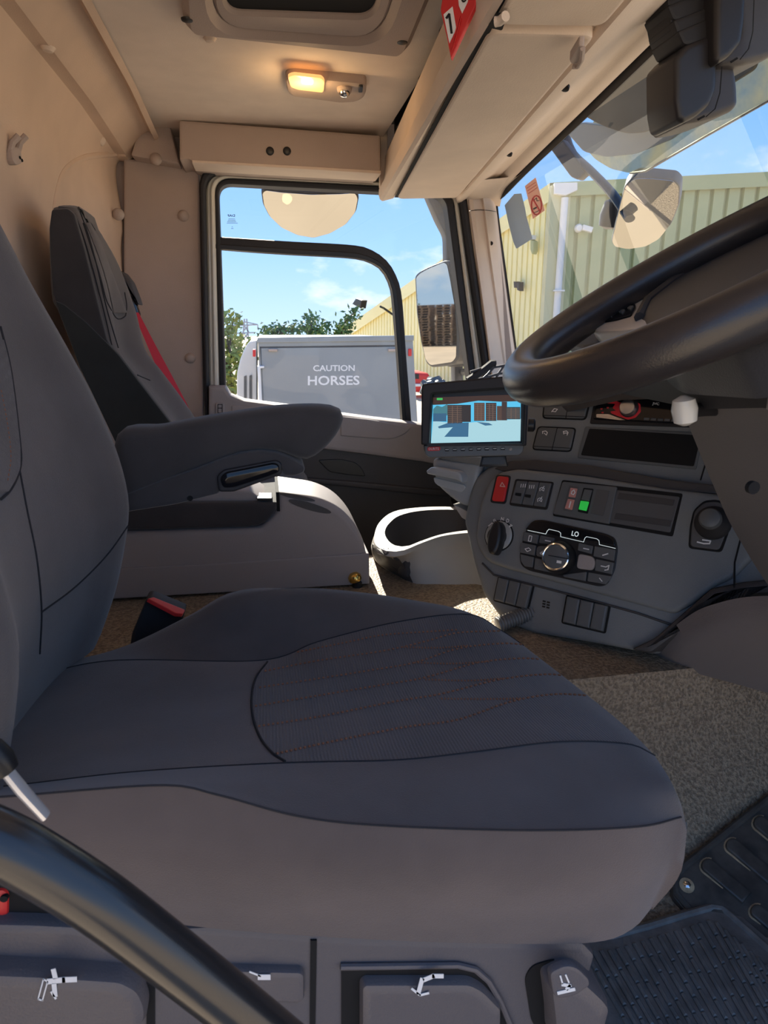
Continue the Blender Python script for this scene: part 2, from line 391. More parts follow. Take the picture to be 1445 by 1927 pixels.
# door card
F = FY(2.23)
top = [(393, 727), (424, 727), (434, 743), (460, 753), (560, 766), (640, 779), (700, 787), (770, 795), (800, 799), (840, 815)]
ob('door_card', MB().slab(F, F.poly(top+[(900, 888), (790, 868), (700, 856), (621, 846), (540, 838), (393, 818)]), -.06, .012, .010), greytrim, dr)
ob('lower_card', MB().slab(F, F.poly([(393, 815), (540, 835), (621, 843), (700, 853), (800, 866), (905, 885), (950, 1130), (393, 1130)]), -.06, -.006, .004), darktrim, dr)
ob('ridge', MB().slab(F, F.poly([(500, 893), (532, 895), (660, 905), (806, 919), (900, 925), (900, 938), (806, 932), (660, 916), (532, 905), (500, 902)]), -.02, .008, .006), darktrim, dr)
ob('pocket', MB().slab(F, F.poly([(598, 866), (640, 864), (668, 870), (680, 880), (689, 897), (650, 893), (620, 888)], 6), -.02, .001, .002), black, dr)
ob('card_inlay', MB().slab(F, F.poly([(640, 782), (700, 789), (774, 803), (760, 816), (736, 826), (690, 823), (640, 819)], [2, 10, 8, 10, 12, 10, 2]), 0, .0165, .004), greytrim, dr)
ob('lock_knob', MB().slab(F, F.poly(rect(406, 757, 423, 781), 4), 0, .018, .003), greytrim, dr)
ob('grab_recess', MB().slab(F, F.poly([(436, 762), (480, 764), (530, 770), (530, 800), (436, 800)], 3), 0, .0155, .003), greytrim, dr)
ob('lock_mark', MB().stroke(F.up(.0185), [(410, 761), (418, 761), (418, 777), (410, 777), (410, 761)], 1.4).stroke(F.up(.0185), [(410, 768), (418, 768)], 1.6), black, dr)
# ---------------------------------------------------------------- windscreen and its surround
WS = Fr((.78, 0, .42), (0, -1, 0), (-.3, 0, 1))
wsc = glass('windscreen_glass', (.96, .97, .94), 1.0, dirt=.03)
edge = [(975, 690), (955, 540), (935, 390), (940, 372), (960, 350), (1000, 309), (1100, 214), (1260, 58), (1500, -175)]
we = [WS.px(*p) for p in edge]
ext = [(-.10, we[-1][1]+.02), (-.10, we[0][1]-.10), (we[0][0], we[0][1]-.10)]
wq = we+ext
if area(wq) < 0: wq = wq[::-1]
w1 = ob('window_1', MB().add([WS.P(*q_) for q_ in wq], [tuple(range(len(wq)))]), wsc, kind=K)
def band(fr, pts, w0, w1, h0, h1):
    """strip along a pixel line on plane fr, offset sideways in metres"""
    c = [V(fr.px(*p)) for p in pts]; A = []; B = []
    for i, p in enumerate(c):
        t = (c[min(i+1, len(c)-1)]-c[max(i-1, 0)]).normalized(); n_ = V((-t.y, t.x)); A.append(p+n_*w0); B.append(p+n_*w1)
    q = [(p.x, p.y) for p in A+B[::-1]]
    return MB().slab(fr, q if area(q) > 0 else q[::-1], h0, h1)
eb = [(p.x, p.y) for p in cat([V((x, y, 0)) for x, y in edge], 60)]
ob('black_border', band(WS, eb, -.012, .012, .001, .003), rubber, w1)
# A pillar between door and screen
pl = [aY(x, y, 2.25) for x, y in ((868, 300), (880, 372), (893, 470), (908, 580), (923, 700), (940, 830))]
pr = [WS.P(*WS.px(x, y), .006) for x, y in ((925, 340), (936, 385), (945, 460), (960, 575), (976, 690), (990, 790))]
rows = []
for t, b in ((0, 0), (.06, .02), (.2, .035), (.5, .045), (.58, .062), (.85, .055), (.96, .03), (1, 0)):
    rows.append(cat([a.lerp(c, t)+V((-.35, -.9, 0))*b for a, c in zip(pl, pr)], 24))
ap = ob('trim_4', MB().grid(rows), beige, kind=K)
tap = bvh(ap, BASE['trim_4'])
p = hit(tap, 924, 458); 
if p: ob('screw', MB().lathe(p, (-.5, -.85, 0), [(.0065, -.002), (.0065, .001), (.003, .0025)], 12), screw, ap)
qq = drape(tap, [(884, 397), (900, 395), (918, 396), (936, 399)], 16, .0008)
if len(qq) > 3: ob('seam', MB().tube(qq, .0011, 5), black, ap)
# ---------------------------------------------------------------- overhead shelf, sun visors and header beam
def line3(far, near, yf, y0):
    """a straight trim line level with its far end, carried on to depth y0"""
    a = aY(*far, yf); b = aZ(*near, a.z); t = (y0-a.y)/(b.y-a.y); return a, a+(b-a)*t
YF, YN = 2.24, .22
LN = dict(a=line3((722, 300), (826, 62), YF, YN), b=line3((720, 357), (853, 108), YF, YN), c=line3((717, 378), (940, 0), YF, YN),
          d=line3((744, 374), (918, 50), YF, YN), e=line3((862, 371), (1176, 0), YF-.02, YN))
wsf = WS.P(*WS.px(945, 362)); wsn = WS.P(*WS.px(1260, 58)); t = (YN-wsf.y)/(wsn.y-wsf.y)
LN['g'] = (wsf+V((-.012, 0, -.004)), wsf+(wsn-wsf)*t+V((-.012, 0, -.004)))
def at(L, y): a, b = LN[L]; t = (y-a.y)/(b.y-a.y); return a+(b-a)*t
def sweep(ptsf, ptsn, n=2): return [[a.lerp(b, i/(n-1)) for a, b in zip(ptsf, ptsn)] for i in range(n)]
sh = thing('overhead_shelf', at('c', 1.3), 'beige overhead storage shelf above the windscreen with open tray', 'shelf')
# fascia + lip + underside as one shell with its own thickness
def sect(y):
    a, b, c, d, e = (at(L, y) for L in 'abcde')
    top_ = V((a.x+.012, y, a.z)); 
    P = [a, a.lerp(b, .5), b+V((-.002, 0, .006)), b+V((-.012, 0, 0)), c.lerp(b, .5)+V((-.010, 0, 0)), c+V((-.004, 0, .004)), c+V((.004, 0, -.001)), d+V((-.010, 0, .0)), d+V((-.004, 0, .003)), d+V((-.002, 0, .012)), e+V((.01, 0, .012)), e+V((.01, 0, .05)), V((c.x+.06, y, c.z+.022)), V((a.x+.014, y, b.z+.02)), top_]
    return P
ob('tray', MB().grid([sect(y) for y in (2.24, 1.6, 1.0, .5, YN)], True, True, True), beige, sh, ang=28)
rough_ = [at('a', y)+V((.015, 0, 0)) for y in (2.2, .4)]
ob('visor_gap_shade', MB().grid([[at('d', y_)+V((-.007, 0, -.0035)), at('d', y_)+V((.005, 0, -.0035))] for y_ in (2.2, 1.6, 1.0, .4)]), void, sh)  # black strip laid on to paint the shade between lip and visors
ob('black_lining', MB().add([at('a', 2.22)+V((.03, 0, -.02)), at('a', .4)+V((.03, 0, -.02)), at('a', .4)+V((.03, 0, .14)), at('a', 2.22)+V((.03, 0, .14))], [(0, 1, 2, 3)]), rubber, sh)
rg = MB(); 
for i in range(26):
    y = 2.2-i*.035; b0 = at('a', y)+V((.012+random.uniform(-.004, .004), 0, 0)); r = random.uniform(.008, .016)
    rg.lathe(b0+V((.008, 0, .0)), (0, 0, 1), [(r, 0), (r*.9, .012+random.random()*.012), (r*.3, .03)], 6)
ob('lining_tufts', rg, rubber, sh, kind='stuff')
for (x0, y0), (x1, y1), yy in (((716, 236), (727, 360), 2.20), ((784, 80), (800, 270), 1.86)):
    F = FY(yy); 
    ob('divider', MB().slab(F, F.poly([(x0, y0+6), (x0+14, y0), (x1+2, y1-60), (x1-2, y1), (x0-1, y1-8)], 3), -.02, 0, .003), beige, sh)
# header beam between shelf and screen
def hb(y):
    e, g = at('e', y), at('g', y); r = []
    for t, dz in ((0, .004), (.03, -.006), (.12, -.010), (.35, .004), (.52, .012), (.58, .010), (.72, .016), (.78, .006), (.93, -.004), (1, .002)):
        r.append(e.lerp(g, t)+V((0, 0, dz)))
    r += [g+V((.03, 0, .05)), e+V((.0, 0, .06))]
    return r
bm_ = ob('trim_5', MB().grid([hb(y) for y in (2.3, 2.1, 1.6, 1.0, .5, .2)], True, True, True), beige, kind=K, ang=50)
tb = bvh(bm_, BASE['trim_5'])
for x, y in ((1063, 165), (958, 290)):
    p = hit(tb, x, y)
    if p: ob('screw', MB().lathe(p, (-.35, -.3, -.9), [(.008, -.003), (.008, .002), (.004, .004)], 14), screw, bm_)
# closing corner piece between beam, pillar and shelf
c0 = aY(868, 366, 2.24); c1 = aY(880, 376, 2.245); c2 = WS.P(*WS.px(937, 388), .004); c3 = WS.P(*WS.px(952, 356), .004); c4 = at('e', 2.1); c5 = aY(888, 330, 2.2)
ob('trim_6', MB().grid([cat([c0, c4+V((0, 0, -.002)), at('e', 1.98)], 10), cat([c1, (c2+c4)/2+V((0, 0, .005)), WS.P(*WS.px(975, 334), .004)+V((0,0,.004))], 10), cat([c2+V((.01,0,0)), c3, WS.P(*WS.px(985, 324), .004)], 10)]), beige, kind=K)
# sun visors lie against the underside of the shelf
def visor(y0, y1, notch, label):
    d0, d1, e0, e1 = at('d', y0), at('d', y1), at('e', y0), at('e', y1)
    ux = (e1-d1).normalized(); vy = (d0-d1).normalized()
    n_ = V((0, 0, -1)); fr = Fr(d1, ux, (e0-e1)+(d0-d1)) 
    fr = Fr(d1, (e1-d1), (d0-d1)) if (e1-d1).cross(d0-d1).z < 0 else Fr(d1, (d0-d1), (e1-d1))
    w_ = lambda p: ((p-fr.o).dot(fr.u), (p-fr.o).dot(fr.v))
    Q = [w_(p) for p in (d1+(e1-d1)*.01, d0+(e0-d0)*.01, e0+(d0-e0)*.03, e1+(d1-e1)*.03)]
    if area(Q) < 0: Q = Q[::-1]
    Q = rnd(Q, .022, 5); t_ = thing('sun_visor', (d1+e0)/2, label, 'sun visor', 'beige sun visors under the shelf')
    ob('panel', MB().slab(fr, Q, -.010, .008, .005), beige, t_)
    return t_, fr
yv = aZ(935, 44, at('d', 1.3).z).y
v1, fv = visor(2.20, yv+.012, 0, 'long beige sun visor on the passenger side, nearest the door window')
v2, fv2 = visor(yv-.012, .30, 0, 'beige sun visor beyond the clip hook, above the steering wheel')
zv = at('d', 1.3).z-.012
F = Fr((0, 0, zv), (1, 0, 0), (0, -1, 0))
hk = thing('visor_hook', F.P(*F.px(1085, 90)), 'small brown clip hook holding the passenger sun visor by the header beam', 'hook')
ob('clip_body', MB().slab(F, F.poly([(1090, 68), (1100, 68), (1098, 90), (1093, 102), (1076, 104), (1072, 98)], 3), 0, .012, .003), taupe, hk)
ob('hook_arm', MB().tube([F.P(*F.px(x, y), .013) for x, y in ((1098, 70), (1096, 92), (1088, 106), (1079, 106))], .0035, 8), taupe, hk)
pv = thing('visor_pivot', F.P(*F.px(938, 35)), 'dark pivot gap with beige pin between the two sun visors', 'pivot')
ob('recess', MB().slab(F, F.poly([(918, 46), (934, 22), (955, 22), (945, 52)], 4), .001, .0035), void, pv)
ob('pin', MB().tube([F.P(*F.px(x, y), .008) for x, y in ((932, 27), (942, 25), (952, 16))], .006, 10), beige, pv)
# ---------------------------------------------------------------- roof hatch and lamp
ho = rnd([(318, -260), (346, 43), (764, 90), (880, -190)], [20, 26, 26, 20], 6); hi = rnd([(382, -260), (402, 38), (716, 62), (790, -190)], [40, 60, 60, 40], 6)
a_, b_ = two(FC, ho, hi)
ht = thing('roof_hatch', FC.P(*FC.px(560, 20)), 'taupe framed roof hatch with a dark blind above the dome lamp', 'roof hatch')
ob('hatch_frame', MB().ring(FC, a_, b_, 0, .022, .012), taupe, ht)
hi2 = rnd([(410, -260), (425, 12), (700, 22), (760, -190)], [30, 30, 30, 30], 6); a2, b2 = two(FC, hi, hi2)
ob('inner_ledge', MB().ring(FC, a2, b2, 0, .012, .006), taupe, ht)
ob('blind', MB().slab(FC, FC.poly(hi2), .001, .003), void, ht)
FC2 = FC.up(.022)
for x, y in ((352, 38), (757, 80)): ob('screw', MB().lathe(FC2.P(*FC2.px(x, y), -.002), (0, 0, -1), [(.011, 0), (.010, .003), (.005, .0045)], 14), screw, ht)
lp = thing('dome_lamp', FC.P(*FC.px(612, 155)), 'lit interior roof lamp with amber lens and silver reading spot', 'lamp')
ob('housing', MB().slab(FC, FC.poly([(536, 131), (552, 128), (690, 141), (688, 166), (672, 176), (640, 178), (548, 165), (540, 158)], 8), 0, .020, .008), taupe, lp)
FL = FC.up(.0205)
lens = mat('lamp_lens', (.9, .55, .25), .3, emit=(1, .45, .14), es=.22)
ob('lens', MB().slab(FL, FL.poly([(541, 141), (552, 137), (605, 143), (611, 150), (609, 171), (560, 165), (546, 160)], 5), -.002, .005, .003), lens, lp)
bulb = mat('lamp_bulb', (1, .8, .5), .3, emit=(1, .72, .34), es=1.6)
ob('bulb', MB().slab(FL, FL.poly([(566, 143), (590, 145), (589, 154), (567, 152)], 4), .004, .007, .002), bulb, lp)
p = FL.P(*FL.px(648, 166))
ob('spot_collar', MB().lathe(p, (-.1, -.2, -1), [(.018, -.004), (.017, .006), (.013, .010), (.005, .010)], 20), taupe, lp)
ob('spot', MB().lathe(p, (-.1, -.3, -1), [(.013, .004), (.0125, .013), (.008, .019), (.002, .021)], 18), chrome, lp)
ob('switch', MB().slab(FL, FL.poly([(675, 160), (683, 160), (682, 171), (674, 171)], 2), -.001, .004, .001), black, lp)
pl_ = bpy.data.lights.new('lamp_glow', 'POINT'); pl_.energy = .12; pl_.color = (1, .62, .28); pl_.shadow_soft_size = .02
po = bpy.data.objects.new('lamp_glow', pl_); COL.objects.link(po); po.parent = lp; po.location = FL.P(*FL.px(575, 152), .035)-BASE[lp.name]
# coat hook on the rear wall
p = hit(tr, 20, 285)
if p:
    F = Fr(p, (0.25, 1, 0), (0, 0, 1)); F = F if F.n.dot(ray(20, 285)) < 0 else Fr(p, (-.25, -1, 0), (0, 0, 1))
    hk = thing('coat_hook', p, 'small beige two pronged coat hook on the rear wall', 'hook')
    ob('hook_plate', MB().slab(F, F.poly([(8, 280), (20, 275), (28, 285), (30, 308), (18, 312), (10, 300)], 4), 0, .014, .004), taupe, hk)
    for x in (12, 26): ob('prong', MB().tube([F.P(*F.px(x, 290), .006), F.P(*F.px(x, 268), .012), F.P(*F.px(x+2, 256), .022)], .006, 8), taupe, hk)
    for x, y in ((24, 297), (28, 302)): ob('hole', MB().lathe(F.P(*F.px(x, y), .0142), F.n, [(.003, -.001), (.003, .0008)], 8), void, hk)
# red number holder hanging from the shelf fascia
F = FY(1.15)
F = Fr(aY(850, 60, 1.0), (1, -.75, 0), (.18, .0, 1))
nh = thing('number_holder', aY(850, 60, 1.0), 'red plastic number holder with white cards hanging on the shelf', 'number holder')
ob('frame', MB().slab(F, F.poly([(828, 18), (836, -30), (905, -30), (895, 10), (848, 112), (840, 70)], [3, 3, 3, 3, 3, 3]), -.006, 0, .002), red, nh)
ob('card', MB().slab(F, F.poly([(835, 28), (852, 13), (859, 55), (846, 82)]), .0004, .0012), white, nh)
ob('card', MB().slab(F, F.poly([(862, -10), (885, -12), (880, 5), (870, 26), (864, 12)]), .0004, .0012), white, nh)
ob('numeral', MB().stroke(F, [(841, 35), (846, 28), (850.5, 63)], 4.2, .002), black, nh)
text('numeral', '0', F, [(868, 8), (880, 4), (881, -16), (868, -14)], black, nh, .0016, True)
for k, d in ((0, 0), (1, 6)):
    ob('raised_rib', MB().stroke(F, [(866+d*.3, 30+d), (858+d*.3, 62+d), (850+d*.2, 92+d)], 2.2, .002), red, nh)
# ================================================================ the yard outside
conc = mat('yard_concrete', (.58, .45, .31), .9, var=.10, vscale=.6)
G = -CZ
ob('ground', MB().add([(-120, -60, G), (160, -60, G), (160, 220, G), (-120, 220, G)], [(0, 1, 2, 3)]), conc, kind=K)
lorry_g = mat('lorry_grey_paint', (.27, .295, .31), .28, var=.06, vscale=.8)
lorry_w = mat('trailer_white', (.72, .72, .70), .4)
# --- grey horsebox
Y9 = 9.2; F = FY(Y9); p0 = aY(485, 638, Y9); p1 = aY(776, 634, Y9)
hb_ = thing('horse_lorry', V(((p0.x+p1.x)/2, Y9+2.5, G)), 'grey box bodied lorry lettered CAUTION HORSES parked beyond the passenger window', 'lorry')
b = MB().box((p0.x, Y9, G+.55), (p1.x, Y9+5.2, p0.z)); ob('body', b, lorry_g, hb_)
ob('rear_frame', MB().ring(F, *two(F, [(485, 638), (776, 634), (790, 880), (496, 880)], [(490, 653), (748, 650), (770, 870), (500, 870)]), -.01, .03, .01), lorry_g, hb_)
ob('roof_rail', MB().slab(F, F.poly([(484, 635), (777, 631), (777, 641), (484, 645)]), -.05, .06, .01), lorry_g, hb_)
ob('rear_door', MB().slab(F, F.poly([(491, 655), (747, 652), (764, 860), (500, 860)]), 0, .022, .006), lorry_g, hb_)
ob('door_gap', MB().stroke(F.up(.001), [(490, 870), (489, 653.5), (749, 650.5), (766, 870)], 2.2, .027), darktrim, hb_)
for x in (505, 729): ob('hinge', MB().slab(F, F.poly(rect(x, 656, x+17, 661)), 0, .06, .01), taupe, hb_)
for x, y in ((475.5+3, 664), (770, 663)): ob('tail_lamp', MB().slab(F, F.poly(rect(x-3, y-7, x+3, y+7), 2), 0, .06, .008), red, hb_)
ob('lock_bar', MB().slab(F, F.poly([(484, 688), (497, 688), (497, 692), (490, 693), (494, 770), (488, 770)]), .02, .07, .01), white, hb_)
text('lettering', 'CAUTION', F, [(589, 698.5), (667, 698), (667, 686.5), (589, 687)], white, hb_, .025, True)
text('lettering', 'HORSES', F, [(579, 725), (676, 724), (676, 706.5), (579, 707)], white, hb_, .025, True)
for x in (-.8, .8):
    for yy in (1.2, 4.2): ob('wheel', MB().lathe((hb_.location.x+x, Y9+yy, G+.42), (1, 0, 0), [(.3, -.12), (.42, -.10), (.42, .10), (.3, .12)], 20), rubber, hb_)
# --- white trailer beside it
F = FY(9.9)
wt = thing('horse_trailer', aY(465, 720, 10.2)*1.0, 'white trailer with sloping front corner half hidden left of the grey lorry', 'trailer')
wt.location.z = G; BASE[wt.name] = wt.location.copy()
ob('shell', MB().slab(F, F.poly([(445, 870), (446, 702), (452, 676), (462, 652), (470, 642), (483, 640), (483, 870)], [0, 8, 8, 6, 4, 0, 0]), -2.4, 0, .02), lorry_w, wt)
for x in (459, 469): ob('window', MB().slab(F, F.poly([(x, 708-x*.1+46), (x+5, 708-x*.1+44), (x+5, 752), (x, 752)], 1), -.01, .012), button, wt)
# --- cladded warehouse
clad_lit = mat('sunlit_cladding', (.95, .87, .46), .5, var=.03, vscale=.4)  # gable tone raised in the colour, standing in for sun on this face
clad_shade = mat('shaded_cladding', (.40, .43, .23), .5, var=.04, vscale=.3)  # darker green tone standing in for shade on the side wall
bl = thing('warehouse', V((14, 30, G)), 'yellow green corrugated steel warehouse across the yard, sunlit gable and shaded side put into its colours', 'building')
C = aY(1040, 345, 22); E_ = aY(628, 634, 37); D_ = aY(1760, 309, 19.2)
def cladding(A, B, za, zb, pitch, depth, m, name):
    L = (V((B.x, B.y, 0))-V((A.x, A.y, 0))).length; n_ = int(L/pitch); dx = V((B.x-A.x, B.y-A.y, 0))/L; nn = V((dx.y, -dx.x, 0)); nn = nn if nn.dot(V((A.x, A.y, 0))) < 0 else -nn
    top, bot = [], []
    for i in range(n_):
        for f_, h_ in ((0, 0), (.70, 0), (.74, -depth), (.92, -depth), (1, 0)):
            s_ = (i+f_)*pitch/L if L else 0
            if s_ > 1: break
            p = V((A.x, A.y, 0)).lerp(V((B.x, B.y, 0)), s_)+nn*h_
            top.append(V((p.x, p.y, za+(zb-za)*s_))); bot.append(V((p.x, p.y, G)))
    return ob(name, MB().grid([bot, top]), m, bl, ang=20), nn
_, nl = cladding(C, E_, C.z, E_.z, .26, .08, clad_lit, 'gable_cladding')
_, nr = cladding(C, D_, C.z, D_.z, .46, .13, clad_shade, 'side_cladding')
back = [V((C.x, C.y, G)), V((C.x, C.y, C.z)), V((D_.x, D_.y, D_.z)), V((D_.x, D_.y, G)), V((E_.x, E_.y, G)), V((E_.x, E_.y, E_.z)), V((E_.x+22, E_.y+8, C.z)), V((E_.x+22, E_.y+8, G))]
ob('roof', MB().add([p+V((.05, .25, 0)) for p in (back[1], back[2], back[6], back[5])], [(0, 1, 2, 3)]), clad_shade, bl)
def capping(A, B, w, d, nn, m, name):
    ob(name, MB().add([A+nn*d, B+nn*d, B+nn*d-V((0, 0, w)), A+nn*d-V((0, 0, w)), A-nn*.1+V((0, 0, .03)), B-nn*.1+V((0, 0, .03))], [(0, 1, 2, 3), (0, 4, 5, 1), (3, 2, 5, 4)]), m, bl)
capping(C, E_, .55, .12, nl, clad_lit, 'verge_capping'); capping(C, D_, .42, .14, nr, clad_shade, 'eaves_fascia')
ob('corner_flashing', MB().box((C.x-.12, C.y-.20, G), (C.x+.55, C.y+.1, C.z-.1)), mat('corner_yellow', (.62, .60, .38), .5), bl)
def onface(px, py, nn, lift=.1):
    d = ray(px, py); o = C+nn*lift; return d*(o.dot(nn)/d.dot(nn))
a = onface(1063, 372, nr, .2); b = onface(1046, 640, nr, .2); b.z = G; b.x, b.y = a.x-.05, a.y
dp = ob('down_pipe', MB().tube([a, b], .115, 14), white, bl)
FH = Fr(onface(1060, 355, nr, .15), (nr.y*-1, nr.x, 0), (0, 0, 1)); FH = FH if FH.n.dot(nr) > 0 else Fr(FH.o, -FH.u, FH.v)
ob('hopper', MB().slab(FH, FH.poly([(1041, 347), (1084, 346), (1084, 360), (1062, 370), (1041, 367)]), 0, .22, .02), white, bl)
ob('pipe_bracket', MB().slab(FH, FH.poly(rect(1040, 546, 1060, 549)), 0, .25), white, bl)
sl = thing('security_lamp', onface(1085, 430, nr), 'white round security lamp on the warehouse side wall', 'lamp')
ob('lamp_head', MB().lathe(onface(1088, 430, nr, .08), nr, [(.13, 0), (.13, .1), (.09, .18)], 16), white, sl)
ob('sensor', MB().slab(FH, FH.poly([(1096, 424), (1114, 429), (1111, 439), (1094, 434)]), .0, .2, .02), white, sl)
cs = thing('wall_sensor', onface(1140, 543, nr), 'small dark box with bracket on the warehouse side wall', 'sensor')
ob('sensor_case', MB().slab(FH, FH.poly([(1136, 536), (1142, 538), (1146, 545), (1137, 549)]), 0, .2, .02), black, cs)
ob('sensor_arm', MB().tube([onface(1142, 547, nr, .0), onface(1144, 549, nr, .2)], .02, 6), black, cs)
FLx = Fr(C+nl*.1, (-nl.y, nl.x, 0), (0, 0, 1)); FLx = FLx if FLx.n.dot(nl) > 0 else Fr(FLx.o, -FLx.u, FLx.v)
for (x, y), lab in (((1003, 455), 'white bracket lamp with its cast shadow added as a green slab, on the gable under the no smoking sticker'), ((980, 536), 'small twin dark bracket on the warehouse gable')):
    t_ = thing('wall_lamp', onface(x, y, nl), lab, 'lamp')
    if y < 500:
        ob('lamp_bracket', MB().slab(FLx, FLx.poly([(1001, 443), (1009, 443), (1009, 451), (1001, 451)]), 0, .3, .02), white, t_)
        ob('lamp_body_or_shadow', MB().slab(FLx, FLx.poly([(1006, 451), (1012, 455), (1012, 472), (1009, 479), (1006, 470)]), 0, .2, .02), clad_shade, t_)  # green slab is the bracket's cast shadow on the gable, added in the shaded tone
    else:
        ob('lamp_body_or_shadow', MB().slab(FLx, FLx.poly([(974, 530), (979, 530), (979, 542), (975, 542)]), 0, .2, .02), black, t_)
        ob('lamp_body_or_shadow', MB().slab(FLx, FLx.poly([(979, 534), (985, 531), (985, 548), (981, 546)]), 0, .2, .02), black, t_)
fl_ = thing('flood_lamp', onface(725, 580, nl), 'black floodlight on an arm at the warehouse roof edge seen past the door glass', 'lamp')
ob('flood_head', MB().slab(FLx, FLx.poly([(704, 573), (712, 562), (723, 566), (720, 581)]), .9, 1.2, .04), black, fl_)
ob('flood_arm', MB().tube([onface(716, 577, nl, .9), onface(722, 580, nl, .5), onface(742, 594, nl, .0)], .05, 8), black, fl_)
# --- red van and low wall seen under the wing mirror
F = FY(24); rv = thing('red_van', aY(790, 712, 25), 'small red vehicle parked by the warehouse foot beyond the wing mirror', 'van')
rv.location.z = G; BASE[rv.name] = rv.location.copy()
ob('body', MB().slab(F, F.poly([(776, 700), (806, 702), (812, 712), (820, 722), (820, 738), (774, 738)], 3), -1.6, 0, .1), red, rv)
ob('window', MB().slab(F, F.poly([(780, 704), (788, 704), (788, 713), (780, 713)]), 0, .03), black, rv)
ob('bumper', MB().slab(F, F.poly(rect(774, 722, 820, 727)), 0, .12, .03), white, rv)
F = FY(19); hp = MB()
for i in range(60):
    x = random.uniform(798, 845); y = 738-max(0, 26-abs(x-815)*.9)*random.random()
    p = aY(x, y, 19+random.uniform(-.3, .3)); r = random.uniform(.06, .2)
    hp.lathe(p, (random.uniform(-1, 1), random.uniform(-1, 1), 1), [(r*.5, -r), (r, 0), (r*.4, r)], 6)
tag(ob('scrap_heap', hp, button, kind='stuff'), 'dark heap of scrap on the yard below the wing mirror', 'heap')
# --- electricity pylon
py = thing('pylon', aY(462, 640, 150), 'distant lattice electricity pylon above the trees in the door window', 'pylon'); steel = mat('pylon_steel', (.36, .38, .42), .6)
py.location.z = G; BASE[py.name] = py.location.copy(); F = FY(150)
m_ = MB(); PP = lambda x, y: aY(x, y, 150)
for a, b in (((455, 660), (460, 600)), ((470, 660), (464, 600)), ((456, 640), (469, 625)), ((469, 640), (457, 625)), ((457, 625), (467, 612)), ((468, 625), (459, 612))): m_.tube([PP(*a), PP(*b)], .16, 5)
ob('mast', m_, steel, py)
for pts in (((438, 613), (462, 606), (485, 611)), ((438, 613), (485, 611)), ((446, 627), (479, 626))): ob('cross_arm', MB().tube([PP(*p) for p in pts], .13, 5), steel, py)
for a, b in (((438, 613), (438, 622)), ((485, 611), (485, 620))): ob('insulator', MB().tube([PP(*a), PP(*b)], .12, 5), steel, py)
# --- trees
leafm = [mat('leaf_green', (.10, .17, .04), .6, var=.35, vscale=3), mat('leaf_yellow_green', (.24, .27, .06), .6, var=.3, vscale=3)]
bark = mat('bark', (.08, .06, .045), .9)
def leaves(blobs, n, size):
    vs, fs = [], []
    for _ in range(n):
        c, r = random.choice(blobs); p = c+V((random.gauss(0, r), random.gauss(0, r), random.gauss(0, r*.8)))*.55
        a = V((random.uniform(-1, 1), random.uniform(-1, 1), random.uniform(-1, 1))).normalized(); b = a.orthogonal().normalized(); s_ = size*random.uniform(.6, 1.3); k = len(vs)
        vs += [p-a*s_, p+b*s_*.5, p+a*s_, p-b*s_*.5]; fs.append((k, k+1, k+2, k+3))
    return MB().add(vs, fs)
def tree(name, label, base, trunk_top, tips, Y, m, n, size, r):
    t_ = thing(name, V((aY(*base, Y).x, Y, G)), label, 'tree', 'trees beyond the yard')
    b0 = V((aY(*base, Y).x, Y, G)); t0 = aY(*trunk_top, Y); mm = MB().tube(cat([b0, (b0+t0)/2+V((.1, 0, 0)), t0], 8), [.16-.012*i for i in range(8)], 7); bl_ = []
    for x, y in tips:
        tip = aY(x, y, Y+random.uniform(-.6, .6)); mm.tube(cat([t0, t0.lerp(tip, .5)+V((0, 0, .15)), tip], 6), [.05, .04, .03, .022, .016, .01], 5)
        for k in range(3): bl_.append((t0.lerp(tip, .55+.22*k), r*(1.1-.2*k)))
    ob('trunk', mm, bark, t_); ob('foliage', leaves(bl_, n, size), m, t_, kind='stuff')
tree('tree', 'yellow green tree at the left edge of the door window', (425, 800), (430, 690), [(428, 602), (440, 600), (424, 640), (446, 660), (455, 680), (430, 735), (440, 760), (418, 700)], 17, leafm[1], 900, .085, .42)
tree('tree', 'low dark bush topped tree behind the lorry roof, left of the pair', (522, 800), (520, 640), [(500, 622), (513, 628), (528, 622), (545, 618), (560, 622)], 19, leafm[0], 420, .075, .30)
tree('tree', 'tree with open pointed sprays behind the middle of the lorry roof', (585, 800), (590, 650), [(570, 612), (580, 600), (584, 598), (598, 622), (612, 612), (606, 632)], 18, leafm[0], 480, .075, .26)
tree('tree', 'thin leaning tree spray against the warehouse gable', (630, 800), (636, 640), [(640, 612), (655, 600), (668, 588), (672, 584), (640, 625), (655, 615)], 18, leafm[0], 330, .075, .20)
# --- pallet stacks and trees behind the truck: seen in the wing mirror
wood = mat('pallet_wood', (.26, .17, .10), .85, var=.3, vscale=2)
def pallet_mesh():
    mb = MB()
    for i in range(6): mb.box((-.6, -.5+i*.18, .12), (.6, -.5+i*.18+.1, .145))
    for i in range(3): mb.box((-.6, -.5+i*.45, .022), (.6, -.5+i*.45+.1, .12))
    for i in range(3): mb.box((-.6+i*.55, -.5, 0), (-.6+i*.55+.1, .5, .022))
    return mb
pm = None; k = 0
for sx, sy, n_, z0 in [(-36+random.uniform(-1, 1), 5.0+i*1.32, random.choice((16, 20, 25, 29)), 0) for i in range(8)]:
    for i in range(n_):
        if pm is None: pm = ob('pallet', pallet_mesh(), wood, origin=(0, 0, 0)); o = pm
        else: o = pm.copy(); COL.objects.link(o)
        o.location = (sx+random.uniform(-.04, .04), sy+random.uniform(-.04, .04), G+i*.145); o.rotation_euler.z = random.uniform(-.03, .03)
        tag(o, 'brown wooden pallet in the tall stacks behind the truck, seen in the wing mirror', 'pallet', 'wooden pallets stacked behind the truck')
